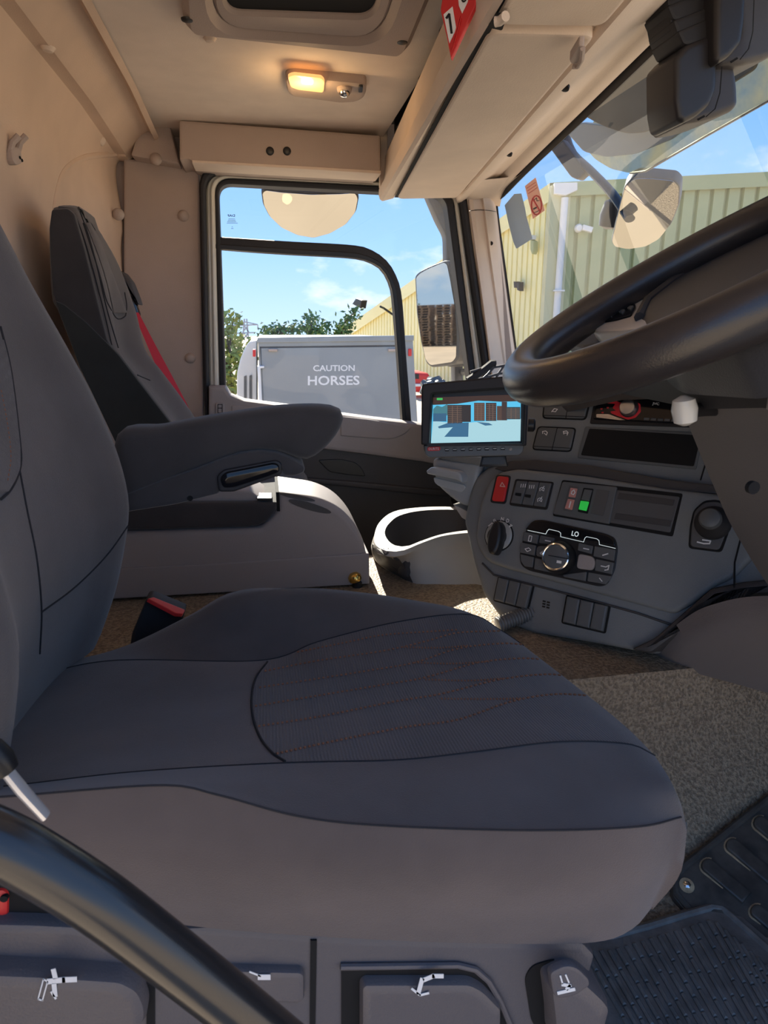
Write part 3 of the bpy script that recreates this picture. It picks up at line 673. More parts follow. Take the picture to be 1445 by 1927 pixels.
for k_, (tx, ty, th) in enumerate(((-44, 18.5, 5.2), (-43, 21.5, 4.4))):
    t_ = thing('tree', V((tx, ty, G)), ('tall' if k_ == 0 else 'shorter')+' yard tree behind the truck beside the pallets, seen in the wing mirror', 'tree', 'trees beyond the yard')
    ob('trunk', MB().tube([(tx, ty, G), (tx, ty, G+th*.8)], [.18, .06], 7), bark, t_)
    ob('foliage', leaves([(V((tx, ty+random.uniform(-1, 1), G+th*f_)), 1.0*(1.2-f_)) for f_ in (.35, .5, .65, .8, .95)], 900, .16), leafm[0], t_, kind='stuff')
# --- mirrors
mirr = mat('mirror_glass', (.50, .50, .48), .02, metal=1)
def mfr(c, r):
    d = c.normalized(); n_ = (V(r).normalized()-d).normalized(); u = V((0, 0, 1)).cross(n_).normalized(); return Fr(c, u, n_.cross(u))
c = aY(822, 590, 2.62); F = mfr(c, (-1, .30, -.02))
wm = thing('wing_mirror', c, 'grey wing mirror outside the passenger door reflecting stacked pallets', 'mirror')
gl_ = [(785, 523), (792, 515), (808, 506), (837, 494), (843, 498), (849, 527), (858, 579), (861, 630), (860, 672), (853, 681), (812, 687), (803, 677), (795, 640), (788, 590)]
mgrey = mat('mirror_housing_grey', (.11, .115, .12), .5)
big_ = [(822+(x-822)*1.12, 591+(y-591)*1.05) for x, y in gl_]
ob('housing', MB().slab(F, F.poly([(x if x < 840 else x+0, y) for x, y in big_], 6), -.10, .004, .010), mgrey, wm)
ob('mirror_glass', MB().slab(F, F.poly(gl_, 4), .002, .006), mirr, wm)
F2 = FY(2.62)
ob('outer_shell', MB().slab(F2, F2.poly([(842, 488), (880, 487), (896, 500), (902, 560), (903, 670), (894, 690), (850, 692), (862, 672), (860, 580), (848, 510)], 6), -.16, -.02, .02), mgrey, wm)
ob('upper_arm', MB().slab(F2, F2.poly([(808, 360), (862, 360), (872, 470), (866, 492), (846, 492), (845, 440), (830, 412)], [2, 2, 6, 4, 4, 10, 10]), -.10, -.05, .012), mgrey, wm)
ob('lower_arm', MB().slab(F2, F2.poly([(861, 685), (879, 685), (882, 860), (864, 860)]), -.10, -.05, .012), mgrey, wm)
c = aY(585, 400, 2.62); F = mfr(c, (.0, .12, -1))
km = thing('kerb_mirror', c, 'half round kerb mirror above the passenger window reflecting tan ground', 'mirror')
o_ = [(494, 362), (500, 357), (530, 361), (585, 365), (640, 364), (668, 362), (673, 372), (668, 398), (650, 421), (620, 438), (590, 446), (560, 441), (530, 427), (508, 406), (497, 385)]
ob('housing', MB().slab(F, F.poly([(585+(x-585)*1.03, 400+(y-400)*1.05) for x, y in o_], 5), -.03, .002, .006), black, km)
ob('mirror_glass', MB().slab(F, F.poly(o_, 5), .001, .004), mirr, km)
F2 = FY(2.60); 
ob('back_shell', MB().slab(F2, F2.poly([(503, 345), (570, 338), (680, 345), (672, 364), (585, 372), (500, 360)], 4), -.10, -.03, .01), mat('mirror_back_white', (.55, .56, .56), .5), km)
ob('bracket', MB().slab(F2, F2.poly([(565, 330), (640, 330), (630, 366), (575, 368)]), -.02, .01, .005), black, km)
c = aX(1215, 400, 1.42); F = mfr(c, (-.25, -.05, -1))
fm = thing('front_mirror', c, 'square front view mirror on a dark arm beyond the windscreen', 'mirror')
o_ = [(1176, 352), (1185, 340), (1200, 334), (1230, 335), (1268, 339), (1278, 350), (1276, 385), (1262, 420), (1240, 448), (1215, 462), (1182, 467), (1157, 462), (1152, 452), (1164, 400)]
ob('housing', MB().slab(F, F.poly([(1214+(x-1214)*1.04, 401+(y-401)*1.03) for x, y in o_], 6), -.05, .003, .008), mgrey, fm)
ob('mirror_glass', MB().slab(F, F.poly(o_, 6), .001, .006), mirr, fm)
aa = [aX(x, y, 1.36) for x, y in ((1058, 235), (1075, 285), (1110, 320), (1150, 362), (1185, 412))]
ob('arm', MB().tube(cat(aa, 14), .021, 12, flat=.7), black, fm)
F2 = Fr(aX(1080, 300, 1.33), (.55, -.83, 0), (0, 0, 1))
ob('arm_bracket', MB().slab(F2, F2.poly([(1035, 275), (1062, 262), (1108, 325), (1092, 340), (1078, 334)], 5), -.02, .02, .006), black, fm)
ob('knuckle', MB().lathe(aX(1150, 405, 1.40), (0, -.3, 1), [(.02, -.05), (.04, -.04), (.045, 0), (.035, .05), (.015, .06)], 14), black, fm)
ob('roof_stay', MB().tube([aY(600, 345, 2.62), V((aY(600, 345, 2.62).x, 2.39, .64))], .014, 8), black, km)
for x, y in ((835, 380), (872, 700)):
    a = aY(x, y, 2.66); ob('body_stay', MB().tube([a, V((a.x+.04, 2.33, a.z+.02))], .014, 8), mgrey, wm)
ob('trim_7', MB().box((.99, .06, -2.0), (1.06, 2.34, -.24)).box((1.06, .10, -1.7), (1.10, 2.30, -1.1)), mat('cab_front_dark', (.03, .032, .036), .35), kind=K)
# --- smoked visor outside above the screen
smoke = glass('smoked_visor', (.34, .35, .27), .25, dirt=.8, dcol=(.36, .34, .22))
F = Fr(aX(1250, 200, 1.28), (.10, -1, 0), (-.35, 0, 1))
xv = thing('outer_sun_visor', F.o, 'smoked translucent sun visor outside above the windscreen', 'sun visor')
pv_ = [(1092, 268), (1120, 300), (1150, 318), (1186, 326), (1215, 322), (1330, 255), (1445, 190), (1640, 70), (1640, -160), (1420, -160), (1250, 60), (1160, 160)]
ob('smoked_panel', MB().add([F.P(*q_) for q_ in F.poly(pv_, 8)], [tuple(range(len(pv_)*5))]), smoke, xv)
ob('panel_edge', MB().tube([F.P(*F.px(x, y)) for x, y in ((1186, 326), (1215, 322), (1330, 255), (1445, 190), (1560, 120))], .004, 6), button, xv)
ob('lens_band', MB().slab(F.up(.012), F.up(.012).poly([(1066, 250), (1092, 230), (1175, 240), (1215, 246), (1300, 200), (1340, 150), (1350, 180), (1310, 228), (1260, 264), (1195, 290), (1140, 296), (1098, 286)], 8), -.01, 0, .003), mat('visor_lens_blue', (.09, .125, .16), .3), xv)
F = F.up(.04)
ob('housing_plate', MB().slab(F, F.poly([(1092, 215), (1160, 110), (1280, 20), (1420, 40), (1420, 130), (1300, 205), (1215, 250), (1175, 252), (1130, 236)], 14), -.012, 0, .004), mat('visor_plate_olive', (.055, .050, .036), .7, var=.15, vscale=12), xv)
# --- stickers on the screen
Fs = WS.up(.002)
st = thing('no_smoking_sticker', Fs.P(*Fs.px(1006, 370)), 'pink no smoking sticker with red barred circle on the windscreen', 'sticker')
paper = glass('sticker_pink', refl=0, dirt=3, dcol=(.97, .70, .60))
ob('paper', MB().slab(Fs, Fs.poly([(988, 350), (1008, 334), (1025, 396), (1003, 412)]), 0, .0008), paper, st)
m_ = MB(); pts = [(1010+9.5*math.cos(t/16*2*math.pi)+ .0, 386+18*math.sin(t/16*2*math.pi)) for t in range(17)]
m_.stroke(Fs, pts, 2.2, .0018); m_.stroke(Fs, [(1003, 374), (1017, 398)], 2.2, .0018); ob('red_sign', m_, red, st)
m_ = MB(); m_.stroke(Fs, [(1005, 393), (1012, 389)], 3, .0016); m_.stroke(Fs, [(1006, 400), (1015, 396)], 1.2, .0016); m_.stroke(Fs, [(1006, 376), (1010, 372), (1011, 378), (1015, 377)], 1, .0016); ob('cigarette_mark', m_, black, st)
m_ = MB()
for k in range(3): m_.stroke(Fs, [(992+k*1.5, 354+k*5), (1008+k*1.5, 343+k*5)], .8, .0016)
ob('small_print', m_, red, st)
st = thing('tax_sticker', Fs.P(*Fs.px(970, 420)), 'plain blue grey torn sticker back on the windscreen left of no smoking sign', 'sticker')
ob('paper', MB().slab(Fs, Fs.poly([(950, 386), (968, 365), (981, 364), (988, 392), (990, 405), (1002, 449), (972, 468), (966, 455), (957, 420)]), 0, .0008), glass('sticker_blue_grey', refl=0, dirt=3, dcol=(.60, .67, .73)), st)
Fg = FY(2.312)
st = thing('glass_mark', Fg.P(*Fg.px(436, 415)), 'tiny mirrored maker mark printed on the door window', 'sticker')
text('mark_letters', 'DAF', Fg, [(442, 408), (428, 408), (428, 403.5), (442, 403.5)], black, st, .001, True)
m_ = MB()
for k, (y, w_) in enumerate(((412, 6), (414.5, 7), (417.5, 8), (420, 9), (427, 2), (430, 3))): m_.stroke(Fg, [(436-w_+(0 if k < 4 else 2), y), (436+w_+(2 if k == 3 else 0), y)], .7, .001)
ob('mark_lines', m_, black, st)
# ================================================================ seats
def fabric(name, col, weave=900, str_=.25, rough=.95, knit=False):
    M = mat(name, col, rough, bump=str_, bscale=weave, var=.10, vscale=9, sheen=.25, spec=.2)
    if knit:
        t = M.node_tree; c = N(t, 'ShaderNodeTexCoord'); w = N(t, 'ShaderNodeTexWave', Scale=95.0, Distortion=1.5); w.bands_direction = 'X'; t.links.new(c.outputs['Object'], w.inputs['Vector'])
        bp = [n for n in t.nodes if n.type == 'BUMP'][0]; b2 = N(t, 'ShaderNodeBump', Strength=.35, Distance=.0015); t.links.new(w.outputs[0], b2.inputs['Height']); t.links.new(bp.outputs[0], b2.inputs['Normal']); t.links.new(b2.outputs[0], t.nodes['Principled BSDF'].inputs['Normal'])
    return M
fab = fabric('seat_cloth_slate', (.108, .096, .095)); fabk = fabric('seat_knit_grey', (.094, .086, .088), knit=True)
fabd = fabric('seat_cloth_black', (.052, .050, .053)); fabs = fabric('seat_skirt_dusty', (.115, .092, .085))
seam = mat('seam_dark', (.022, .022, .026), .95); stitch = mat('stitch_rust', (.27, .115, .06), .9)
basem = mat('seat_base_grey', (.105, .096, .104), .5, bump=.2, bscale=500); leverm = mat('seat_lever_grey', (.115, .103, .108), .45, bump=.2, bscale=500)
ds = thing('driver_seat', (.05, .66, -.93), 'large charcoal cloth driver seat with rust stitched cushion in the foreground', 'seat')
def mesh_of(pts, y): return [aY(px, py, y) if not isinstance(y, (list, tuple)) else aY(px, py, yy) for (px, py), yy in zip(pts, y if isinstance(y, (list, tuple)) else [y]*len(pts))]
L = [
 mesh_of([(-140, 1640), (0, 1656), (200, 1712), (390, 1746), (700, 1768), (950, 1776), (1120, 1773), (1190, 1748), (1228, 1706)], [.45]*7+[.455, .465]),
 mesh_of([(-140, 1572), (0, 1588), (400, 1640), (800, 1660), (1050, 1668), (1190, 1655), (1268, 1622)], [.415]*5+[.42, .44]),
 mesh_of([(-140, 1505), (0, 1500), (300, 1478), (410, 1496), (560, 1536), (720, 1554), (1000, 1563), (1200, 1556), (1281, 1538)], [.42]*8+[.445]),
 mesh_of([(-140, 1492), (0, 1489), (250, 1470), (420, 1472), (600, 1492), (800, 1502), (1000, 1502), (1200, 1482), (1266, 1478)], .455),
 mesh_of([(-140, 1486), (0, 1481), (250, 1453), (530, 1436), (750, 1430), (900, 1414), (1050, 1396), (1180, 1400), (1232, 1422)], .515),
 mesh_of([(-140, 1440), (0, 1420), (250, 1400), (500, 1376), (750, 1352), (1000, 1334), (1110, 1338), (1180, 1370)], .60),
 mesh_of([(-60, 1370), (100, 1330), (400, 1310), (600, 1286), (800, 1262), (960, 1256), (1050, 1280), (1105, 1308)], .72),
 mesh_of([(20, 1290), (200, 1244), (490, 1243), (600, 1207), (750, 1170), (880, 1156), (940, 1185), (985, 1215)], .83),
 mesh_of([(40, 1255), (200, 1228), (350, 1162), (440, 1118), (560, 1107), (700, 1117), (820, 1138), (878, 1152), (915, 1175)], .905),
]
L.append([V((p.x, .935, p.z-.045)) for p in L[8]]); L.append([V((p.x, .92, -.54)) for p in L[8]])
NU = 64
rows = [cat(l, NU) for l in L]
for j, r in enumerate(rows):                       # round the front edge down
    e = r[-1]; t = (r[-1]-r[-3]).normalized(); zb = -.53
    h = min(e.z-zb, (0, .012, .03)[j] if j < 3 else 1)
    if j > 0:
        r += [e+V((.008, 0, -.015)), e+V((.010, .004, -h*.35)), e+V((-.002, .006, -h*.7)), e+V((-.03, .01, -h))]
    else: r += [e+V((.002, .002, -.006)), e+V((-.004, .01, -.01)), e+V((-.02, .01, -.012)), e+V((-.04, .02, -.012))]
NC = len(rows[0]); dense = []
cols = []
for i in range(NC):
    c = [rows[j][i] for j in range(len(rows))]
    # skirt 0-2, bolster 2-4, centre 4-7, far bolster 7-10, each its own smooth run so that the seams stay crisp
    cols.append((cat(c[0:3], 10), cat(c[2:5], 12), cat(c[4:8], 22), cat(c[7:11], 16)))
def strip(k): return [[cols[i][k][j] for i in range(NC)] for j in range(len(cols[0][k]))]
sk = ob('cushion_skirt', MB().grid(strip(0)), fabs, ds, ang=60); nb = ob('near_bolster', MB().grid(strip(1)), fab, ds, ang=60)
c_px = lambda p: (722.5+FPX*p.dot(RT)/p.dot(FW), 963.5-FPX*p.dot(UP)/p.dot(FW))
arc_ = [(1180, 520), (1246, 503), (1275, 482), (1310, 474), (1350, 476), (1390, 490), (1418, 512), (1434, 536), (1470, 560)]
def arc_x(y):
    for (y0, x0), (y1, x1) in zip(arc_, arc_[1:]):
        if y <= y1: return x0+(x1-x0)*max(0, (y-y0))/(y1-y0)
    return arc_[-1][1]
gs_ = strip(2); kk = len(gs_[0]); allf = [(j*kk+i, j*kk+i+1, (j+1)*kk+i+1, (j+1)*kk+i) for j in range(len(gs_)-1) for i in range(kk-1)]; allv = [p for r in gs_ for p in r]
def is_rear(f): x, y = c_px(sum((allv[i] for i in f), V((0, 0, 0)))/4); return x < arc_x(y)
def pick(fl_): ids = sorted({i for f in fl_ for i in f}); mp_ = {a: b for b, a in enumerate(ids)}; return MB().add([allv[i] for i in ids], [tuple(mp_[i] for i in f) for f in fl_])
ob('cushion_rear', pick([f for f in allf if is_rear(f)]), fab, ds, ang=60); cc = ob('cushion_centre', pick([f for f in allf if not is_rear(f)]), fabk, ds, ang=60); fb = ob('far_bolster', MB().grid(strip(3)), fabric('seat_cloth_charcoal', (.080, .071, .070)), ds, ang=60)
ob('cushion_base', MB().grid([[cols[i][3][-1] for i in range(NC)], [cols[i][0][0]+V((0, .02, .0)) for i in range(NC)]]), fabd, ds)
o0 = BASE[ds.name]; tt = BVHTree.FromPolygons(allv, allf)
def seamline(tree, pts, n, r, m, name, par, lift=.0006):
    p = drape(tree, pts, n, lift)
    if len(p) > 3: return ob(name, MB().tube(p, r, 5), m, par)
tn = bvh(nb, o0); tf = bvh(fb, o0)
for l, nm in ((rows[2], 0), (rows[4], 1), (rows[7], 2)): ob('seam', MB().tube([p+V((0, -.0005, .0005)) for p in l[:NU]], .0008, 5), seam, ds)
seamline(tt, [(503, 1246), (482, 1275), (474, 1310), (476, 1350), (490, 1390), (512, 1418), (536, 1434)], 40, .0014, seam, 'seam', cc)
rear = mat('x', (0, 0, 0)); bpy.data.materials.remove(rear)
sl_ = [[(520, 1420), (620, 1398), (760, 1370), (860, 1356), (960, 1322), (1040, 1308), (1110, 1310)], [(486, 1368), (600, 1350), (740, 1322), (830, 1307), (940, 1280), (1030, 1270), (1080, 1277)],
       [(480, 1330), (600, 1310), (720, 1290), (800, 1276), (900, 1248), (980, 1240), (1030, 1243)], [(488, 1295), (600, 1278), (700, 1262), (780, 1248), (860, 1222), (940, 1212), (990, 1214)],
       [(498, 1264), (600, 1244), (720, 1226), (800, 1208), (860, 1192), (940, 1188)], [(560, 1228), (650, 1210), (720, 1196), (800, 1190), (860, 1186)],
       [(830, 1316), (900, 1317), (980, 1316)], [(800, 1280), (880, 1282), (950, 1278)], [(780, 1248), (850, 1250), (920, 1246)], [(760, 1219), (830, 1220), (880, 1216)]]
sm = MB()
for l in sl_:
    p = drape(tt, l, int(20+abs(l[-1][0]-l[0][0])/5), .0008)
    for a, b in zip(p[::2], p[1::2]):
        if (b-a).length < .03: sm.tube([a, a.lerp(b, .85)], .0014, 4)
ob('stitching', sm, stitch, cc, kind='stuff')
# rear plain panel of the cushion in front of the backrest
# ---- backrest
def backrest(par, sil, yn, yf, depth, lab, mats, top_in=.0, n=44, push=0, bol=.04, xr=None):
    """sil: far-edge silhouette points (3D at y=yf, top to bottom)"""
    S_ = cat(sil, n); R_ = []
    for i, p in enumerate(S_):
        t = i/(n-1); k = min(1, t/.28); w = top_in*(1-k)**2; yc = (yn+yf)/2; hw = (yf-yn)/2-w
        th = depth*(.55+.45*k); x = p.x; z = p.z; g = bol*min(1, .25+t*1.6)
        back = x-th if xr is None else max(x-th, xr)
        ring = [(x-.004, yc+hw*.80), (x-.012, yc+hw*.95), (x-.04, yc+hw), (back, yc+hw*.92), (back-.006, yc), (back, yc-hw*.92), (x-.04, yc-hw), (x-.012, yc-hw*.95), (x-.004, yc-hw*.80), (x-g*.7, yc-hw*.55), (x-g, yc-hw*.2), (x-g, yc+hw*.2), (x-g*.7, yc+hw*.55)]
        R_.append(cat([V((a, b, z)) for a, b in ring], 64, True))
    top = [R_[0][0]*0+sum(R_[0], V((0, 0, 0)))/64]*1
    c = top[0]; cap = [[c.lerp(q_, f_)+V((0, 0, .022*(1-f_**2))) for q_ in R_[0]] for f_ in (.02, .4, .7, .9)]
    return ob('backrest', MB().grid(cap+R_, True, True, True), mats, par, ang=60), R_
sil = mesh_of([(-150, 150), (-70, 260), (0, 405), (60, 525), (130, 650), (180, 745), (225, 850), (247, 940), (243, 1010), (226, 1100), (208, 1158), (196, 1192), (187, 1212)], .90)
br, RR = backrest(ds, sil, .43, .935, .15, '', fab, .06)
tb_ = bvh(br, o0)
seamline(tb_, [(0, 615), (20, 700), (36, 830), (37, 880), (20, 920), (0, 940)], 40, .0013, seam, 'seam', br)
seamline(tb_, [(36, 885), (50, 960), (68, 1050), (77, 1145), (74, 1230)], 40, .0010, seam, 'seam', br)
seamline(tb_, [(243, 985), (200, 1045), (140, 1105), (77, 1152)], 40, .0010, seam, 'seam', br)
sp = MB(); 
for l in ([(0, 735), (12, 800), (18, 860), (12, 905)],):
    p = drape(tb_, l, 40, .0008)
    for a, b in zip(p[::2], p[1::2]): sm2 = sp.tube([a, b], .0009, 4)
if sp.v: ob('stitching', sp, stitch, br, kind='stuff')
# knit inlay on the backrest, bounded by its seam
gridp = []
for k in range(14):
    y = 640+k*22; xe = 0
    for (x0, y0), (x1, y1) in zip([(0, 615), (20, 700), (36, 830), (37, 880), (20, 920), (-6, 945)], [(20, 700), (36, 830), (37, 880), (20, 920), (-6, 945)]):
        if y0 <= y <= y1: xe = x0+(x1-x0)*(y-y0)/(y1-y0)
    r = [hit(tb_, -90+(xe+90)*i/10, y, .0012) for i in range(11)]
    if all(q_ is not None for q_ in r): gridp.append(r)
if len(gridp) > 2: ob('knit_inlay', MB().grid(gridp), fabk, br)
# ---- armrest on the far side of the driver backrest
F = FY(.955); seq = [(215, 822), (300, 805), (400, 786), (500, 771), (560, 766), (610, 766), (640, 772), (649, 785), (647, 802), (630, 830), (604, 856), (580, 869), (560, 866), (548, 862), (532, 855), (505, 852), (480, 853), (440, 862), (400, 878), (330, 908), (270, 935), (215, 957)]
def puff(fr, q_, hs):
    """cushion over polygon: rings inset at depths"""
    rings = [[fr.P(a, b, h) for a, b in inset(q_, d)] for d, h in hs]; return MB().grid(rings, True, True, True)
cs_ = [(p.x, p.y) for p in cat([V((x, y, 0)) for x, y in seq], 60, True)]
ar = ob('armrest', puff(F, F.poly(cs_), ((.022, -.075), (.010, -.072), (.002, -.062), (0, -.045), (0, -.024), (.0025, -.010), (.007, -.004), (.013, 0))), fabd, ds, ang=70)
F2 = FY(.952)
lwr = [(215, 938), (300, 905), (360, 885), (410, 866), (450, 852), (490, 848), (520, 851), (545, 861), (565, 872), (574, 878), (573, 889), (556, 896), (535, 896), (528, 880), (480, 890), (425, 912), (410, 930), (330, 950), (215, 968)]
ob('armrest_underside', MB().slab(F2, F2.poly(lwr, 5), -.055, .002, .006), fabd, ar)
F3 = FY(.945)
ob('adjuster_recess', MB().slab(F3, F3.poly([(408, 897), (420, 885), (520, 866), (530, 872), (530, 893), (440, 926), (412, 926)], 6), -.05, .001, .003), rubber, ar)
ob('adjuster_handle', MB().slab(F3, F3.poly([(413, 900), (424, 888), (515, 870), (525, 874), (526, 888), (505, 896), (440, 917), (420, 918)], 7), -.03, .007, .006), gloss, ar)
ob('hinge_screw', MB().lathe(F2.P(*F2.px(358, 937), .002), (0, -1, 0), [(.004, -.002), (.004, .001), (.002, .0005)], 10), void, ar)
# ---- seat base with its controls
F = FY(.455)
bs = ob('base_panel', MB().slab(F, F.poly([(-120, 1738), (60, 1742), (250, 1752), (390, 1746), (700, 1768), (1100, 1776), (1122, 1800), (1110, 1840), (1060, 2080), (-120, 2080)], 6), -.28, 0, .006), basem, ds)
ob('dark_gap', MB().slab(F, F.poly([(-120, 1660), (60, 1690), (300, 1740), (1105, 1760), (1115, 1790), (-120, 1760)]), -.06, -.012), void, ds)
ob('panel_gap', MB().slab(F, F.poly([(584, 1768), (596, 1768), (592, 2000), (582, 2000)]), -.01, .0012), void, bs)
ob('panel_gap', MB().slab(F, F.poly([(276, 1840), (292, 1846), (292, 2000), (276, 2000)]), -.01, .0012), void, bs)
lv = ob('tilt_pad', MB().slab(F, F.poly([(-60, 1794), (120, 1803), (235, 1812), (268, 1830), (282, 1862), (280, 1892), (255, 1912), (200, 1920), (-60, 1914)], 12), -.01, .018, .008), leverm, ds)
Fi = F.up(.0184); ic = MB()
ic.stroke(Fi, [(72, 1879), (82, 1842), (90, 1846), (80, 1882), (72, 1879)], 2.5); ic.stroke(Fi, [(92, 1846), (120, 1843), (142, 1842)], 10); ic.stroke(Fi, [(101, 1825), (104, 1838)], 9); ic.stroke(Fi, [(102, 1852), (104, 1872)], 9); ic.stroke(Fi, [(97, 1866), (105, 1878)], 4)
ob('tilt_symbol', ic, white, lv)
bt = ob('adjust_button', MB().slab(F, F.poly([(420, 1812), (565, 1816), (572, 1822), (572, 1868), (560, 1876), (420, 1870)], 4), -.005, .008, .004), leverm, ds)
Fi = F.up(.0084); ob('button_symbol', MB().stroke(Fi, [(488, 1838), (506, 1838)], 10).stroke(Fi, [(470, 1828), (490, 1836)], 3), white, bt)
ob('lever_recess', MB().slab(F, F.poly([(642, 1820), (880, 1818), (905, 1830), (925, 1856), (985, 2010), (642, 2010)], [4, 10, 16, 16, 2, 2]), -.03, .0015), void, ds)
ob('recess_rim', MB().tube([F.P(*F.px(x, y), .002) for x, y in ((640, 1815), (860, 1812), (893, 1820), (918, 1842), (940, 1880), (990, 2000))], .003, 8), basem, ds)
lv = ob('height_lever', MB().slab(F, F.poly([(684, 1832), (880, 1832), (905, 1846), (938, 1880), (936, 2000), (676, 2000), (676, 1840)], [6, 12, 10, 6, 2, 2, 6]), -.02, .012, .007), leverm, ds)
Fi = F.up(.0125); ic = MB(); ic.stroke(Fi, [(832, 1836), (815, 1836), (798, 1843)], 8).stroke(Fi, [(794, 1842), (787, 1868)], 8).stroke(Fi, [(775, 1860), (790, 1872), (806, 1868)], 4); ob('lever_symbol', ic, white, lv)
ob('lever_recess', MB().slab(F, F.poly([(986, 1838), (1000, 1815), (1040, 1803), (1070, 1806), (1080, 1850), (1030, 1945), (1000, 1925)], 14), -.03, .0015), void, ds)
lv = ob('side_lever', MB().slab(F, F.poly([(1014, 1818), (1050, 1800), (1082, 1804), (1118, 1838), (1130, 1855), (1120, 1895), (1060, 1935), (1024, 1925), (1022, 1880)], [10, 14, 14, 8, 8, 12, 14, 8, 10]), -.03, .026, .012), leverm, ds)
ob('lever_face', MB().slab(F.up(.026), F.up(.026).poly([(1032, 1826), (1062, 1812), (1084, 1816), (1106, 1838), (1108, 1850), (1080, 1870), (1048, 1876), (1038, 1866)], 10), -.004, .003, .0025), basem, lv)
Fi = F.up(.0292); ic = MB(); ic.stroke(Fi, [(1050, 1868), (1080, 1861)], 6).stroke(Fi, [(1058, 1852), (1072, 1854), (1066, 1860)], 6).stroke(Fi, [(1054, 1836), (1058, 1850)], 3).stroke(Fi, [(1064, 1834), (1070, 1848)], 3); ob('lever_symbol', ic, white, lv)
# chrome key lever at the left edge and red belt latch
kl = thing('recline_lever', aY(40, 1480, .36), 'pale metal recline lever pointing down at the left edge of the seat', 'lever')
ob('lever_bar', MB().tube([aY(-30, 1400, .37), aY(4, 1440, .37), aY(40, 1485, .37), aY(86, 1536, .37)], [.0055, .005, .0052, .0045], 10, flat=.6), mat('pale_metal', (.85, .85, .86), .25, metal=.6), kl)
ob('lever_collar', MB().lathe(aY(-2, 1432, .37), aY(4, 1440, .37)-aY(-30, 1400, .37), [(.008, -.01), (.009, 0), (.007, .008)], 12), black, kl)
rt_ = thing('red_strap_end', aY(8, 1700, .46), 'red plastic strap end below the driver seat behind the grab rail', 'strap')
ob('red_tab', MB().slab(FY(.47), FY(.47).poly([(-40, 1665), (12, 1664), (21, 1672), (20, 1720), (10, 1742), (-40, 1742)], 8), -.01, .006, .004), red, rt_)
ob('tab_hole', MB().lathe(aY(8, 1690, .4635), (0, -1, 0), [(.003, -.002), (.003, .0012)], 10), void, rt_)
# belt buckle on the far side of the cushion
bk = thing('belt_buckle', aY(300, 1160, .98), 'black seat belt buckle with red release button between seat and box', 'buckle')
F = FY(.97)
ob('buckle_body', MB().slab(F, F.poly([(248, 1192), (275, 1127), (284, 1126), (348, 1152), (342, 1175), (300, 1230), (240, 1240)], 4), -.03, 0, .004), rubber, bk)
F = Fr(aY(310, 1142, .955), (1, 0, -.52), (0, 1, .2)); F = F if F.n.dot(ray(310, 1142)) < 0 else Fr(F.o, -F.u, F.v)
ob('release_button', MB().slab(F, F.poly([(277, 1128), (288, 1125), (348, 1149), (344, 1157), (330, 1156)], 2), -.004, .002, .0015), red, bk)
# ================================================================ passenger seat
o0p = V((-.2, 1.75, -.93)); ps = thing('passenger_seat', o0p, 'tall charcoal cloth passenger seat with integral headrest by the rear wall', 'seat')
silp = [aY(x, y, 1.55) for x, y in ((150, 392), (166, 430), (184, 480), (206, 575), (225, 665), (264, 716), (322, 793), (350, 840), (360, 900))]
YN_, YF_ = 1.52, 1.94
rear_px = [aY(x, y, 1.55) for x, y in ((97, 388), (91, 430), (94, 500), (99, 554), (111, 590), (150, 680), (200, 760), (230, 830), (240, 900))]
nS = 40; A_ = cat(silp, nS); B_ = cat(rear_px, nS); R_ = []
for i in range(nS):
    z = A_[i].z; j = min(range(nS), key=lambda q_: abs(B_[q_].z-z)); xf = A_[i].x; xr_ = max(B_[j].x, -.452); t = i/(nS-1)
    yf = YF_-.24*max(0, 1-t/.42)**1.6; yn = YN_+.012*max(0, 1-t/.3); g = .03*min(1, t*2.2)
    xt = xf if t > .1 else xf-.004*(1-t/.1)
    if t > .62: xf2 = xf
    ring = [(xf-.006, yn+.075), (xf-.004, yn+.045), (xf-.012, yn+.012), (xf-.035, yn), (xr_+.02, yn+.002), (xr_, yn+.03), (xr_-.002, (yn+yf)/2), (xr_, yf-.03), (xr_+.02, yf), (xf-.035, yf), (xf-.012, yf-.012), (xf-.004, yf-.045), (xf-.006, yf-.075), (xf-g, yf-.15), (xf-g*1.1, (yn+yf)/2), (xf-g, yn+.15)]
    R_.append(cat([V((a, b, z)) for a, b in ring], 72, True))
c = sum(R_[0], V((0, 0, 0)))/72
cap = [[c.lerp(q_, f_)+V((0, 0, .012*(1-f_**2))) for q_ in R_[0]] for f_ in (.02, .45, .75, .93)]
pb = ob('backrest', MB().grid(cap+R_, True, True, True), fab, ps, ang=60); tp = bvh(pb, o0p)
F = FY(1.518)
ob('side_cover', MB().slab(F, F.poly([(98, 394), (128, 392), (140, 402), (160, 470), (182, 560), (202, 640), (220, 668), (262, 722), (322, 800), (330, 860), (240, 880), (150, 690), (112, 590), (100, 552), (95, 490), (93, 430)], 5), -.01, .004, .004), fabd, ps)
F = FY(1.513); cv = [(x, y) for x, y in ((104, 566), (120, 572), (160, 604), (205, 648), (224, 668), (262, 718), (322, 796), (330, 860), (240, 880), (150, 690))]
ob('lower_wing', MB().slab(F, F.poly(cv, 4), -.01, .004, .004), fabric('seat_wing_dark', (.036, .040, .040)), ps)
for l in ([(140, 402), (158, 450), (178, 520), (196, 590), (210, 650)], [(150, 398), (168, 450), (184, 510), (200, 580), (222, 655)], [(156, 420), (185, 510), (198, 560), (206, 578), (218, 598), (228, 600), (236, 594)], [(236, 594), (238, 575), (234, 550)], [(258, 706), (272, 712), (282, 716)]):
    seamline(tp, l, 40, .0014, seam, 'seam', pb)
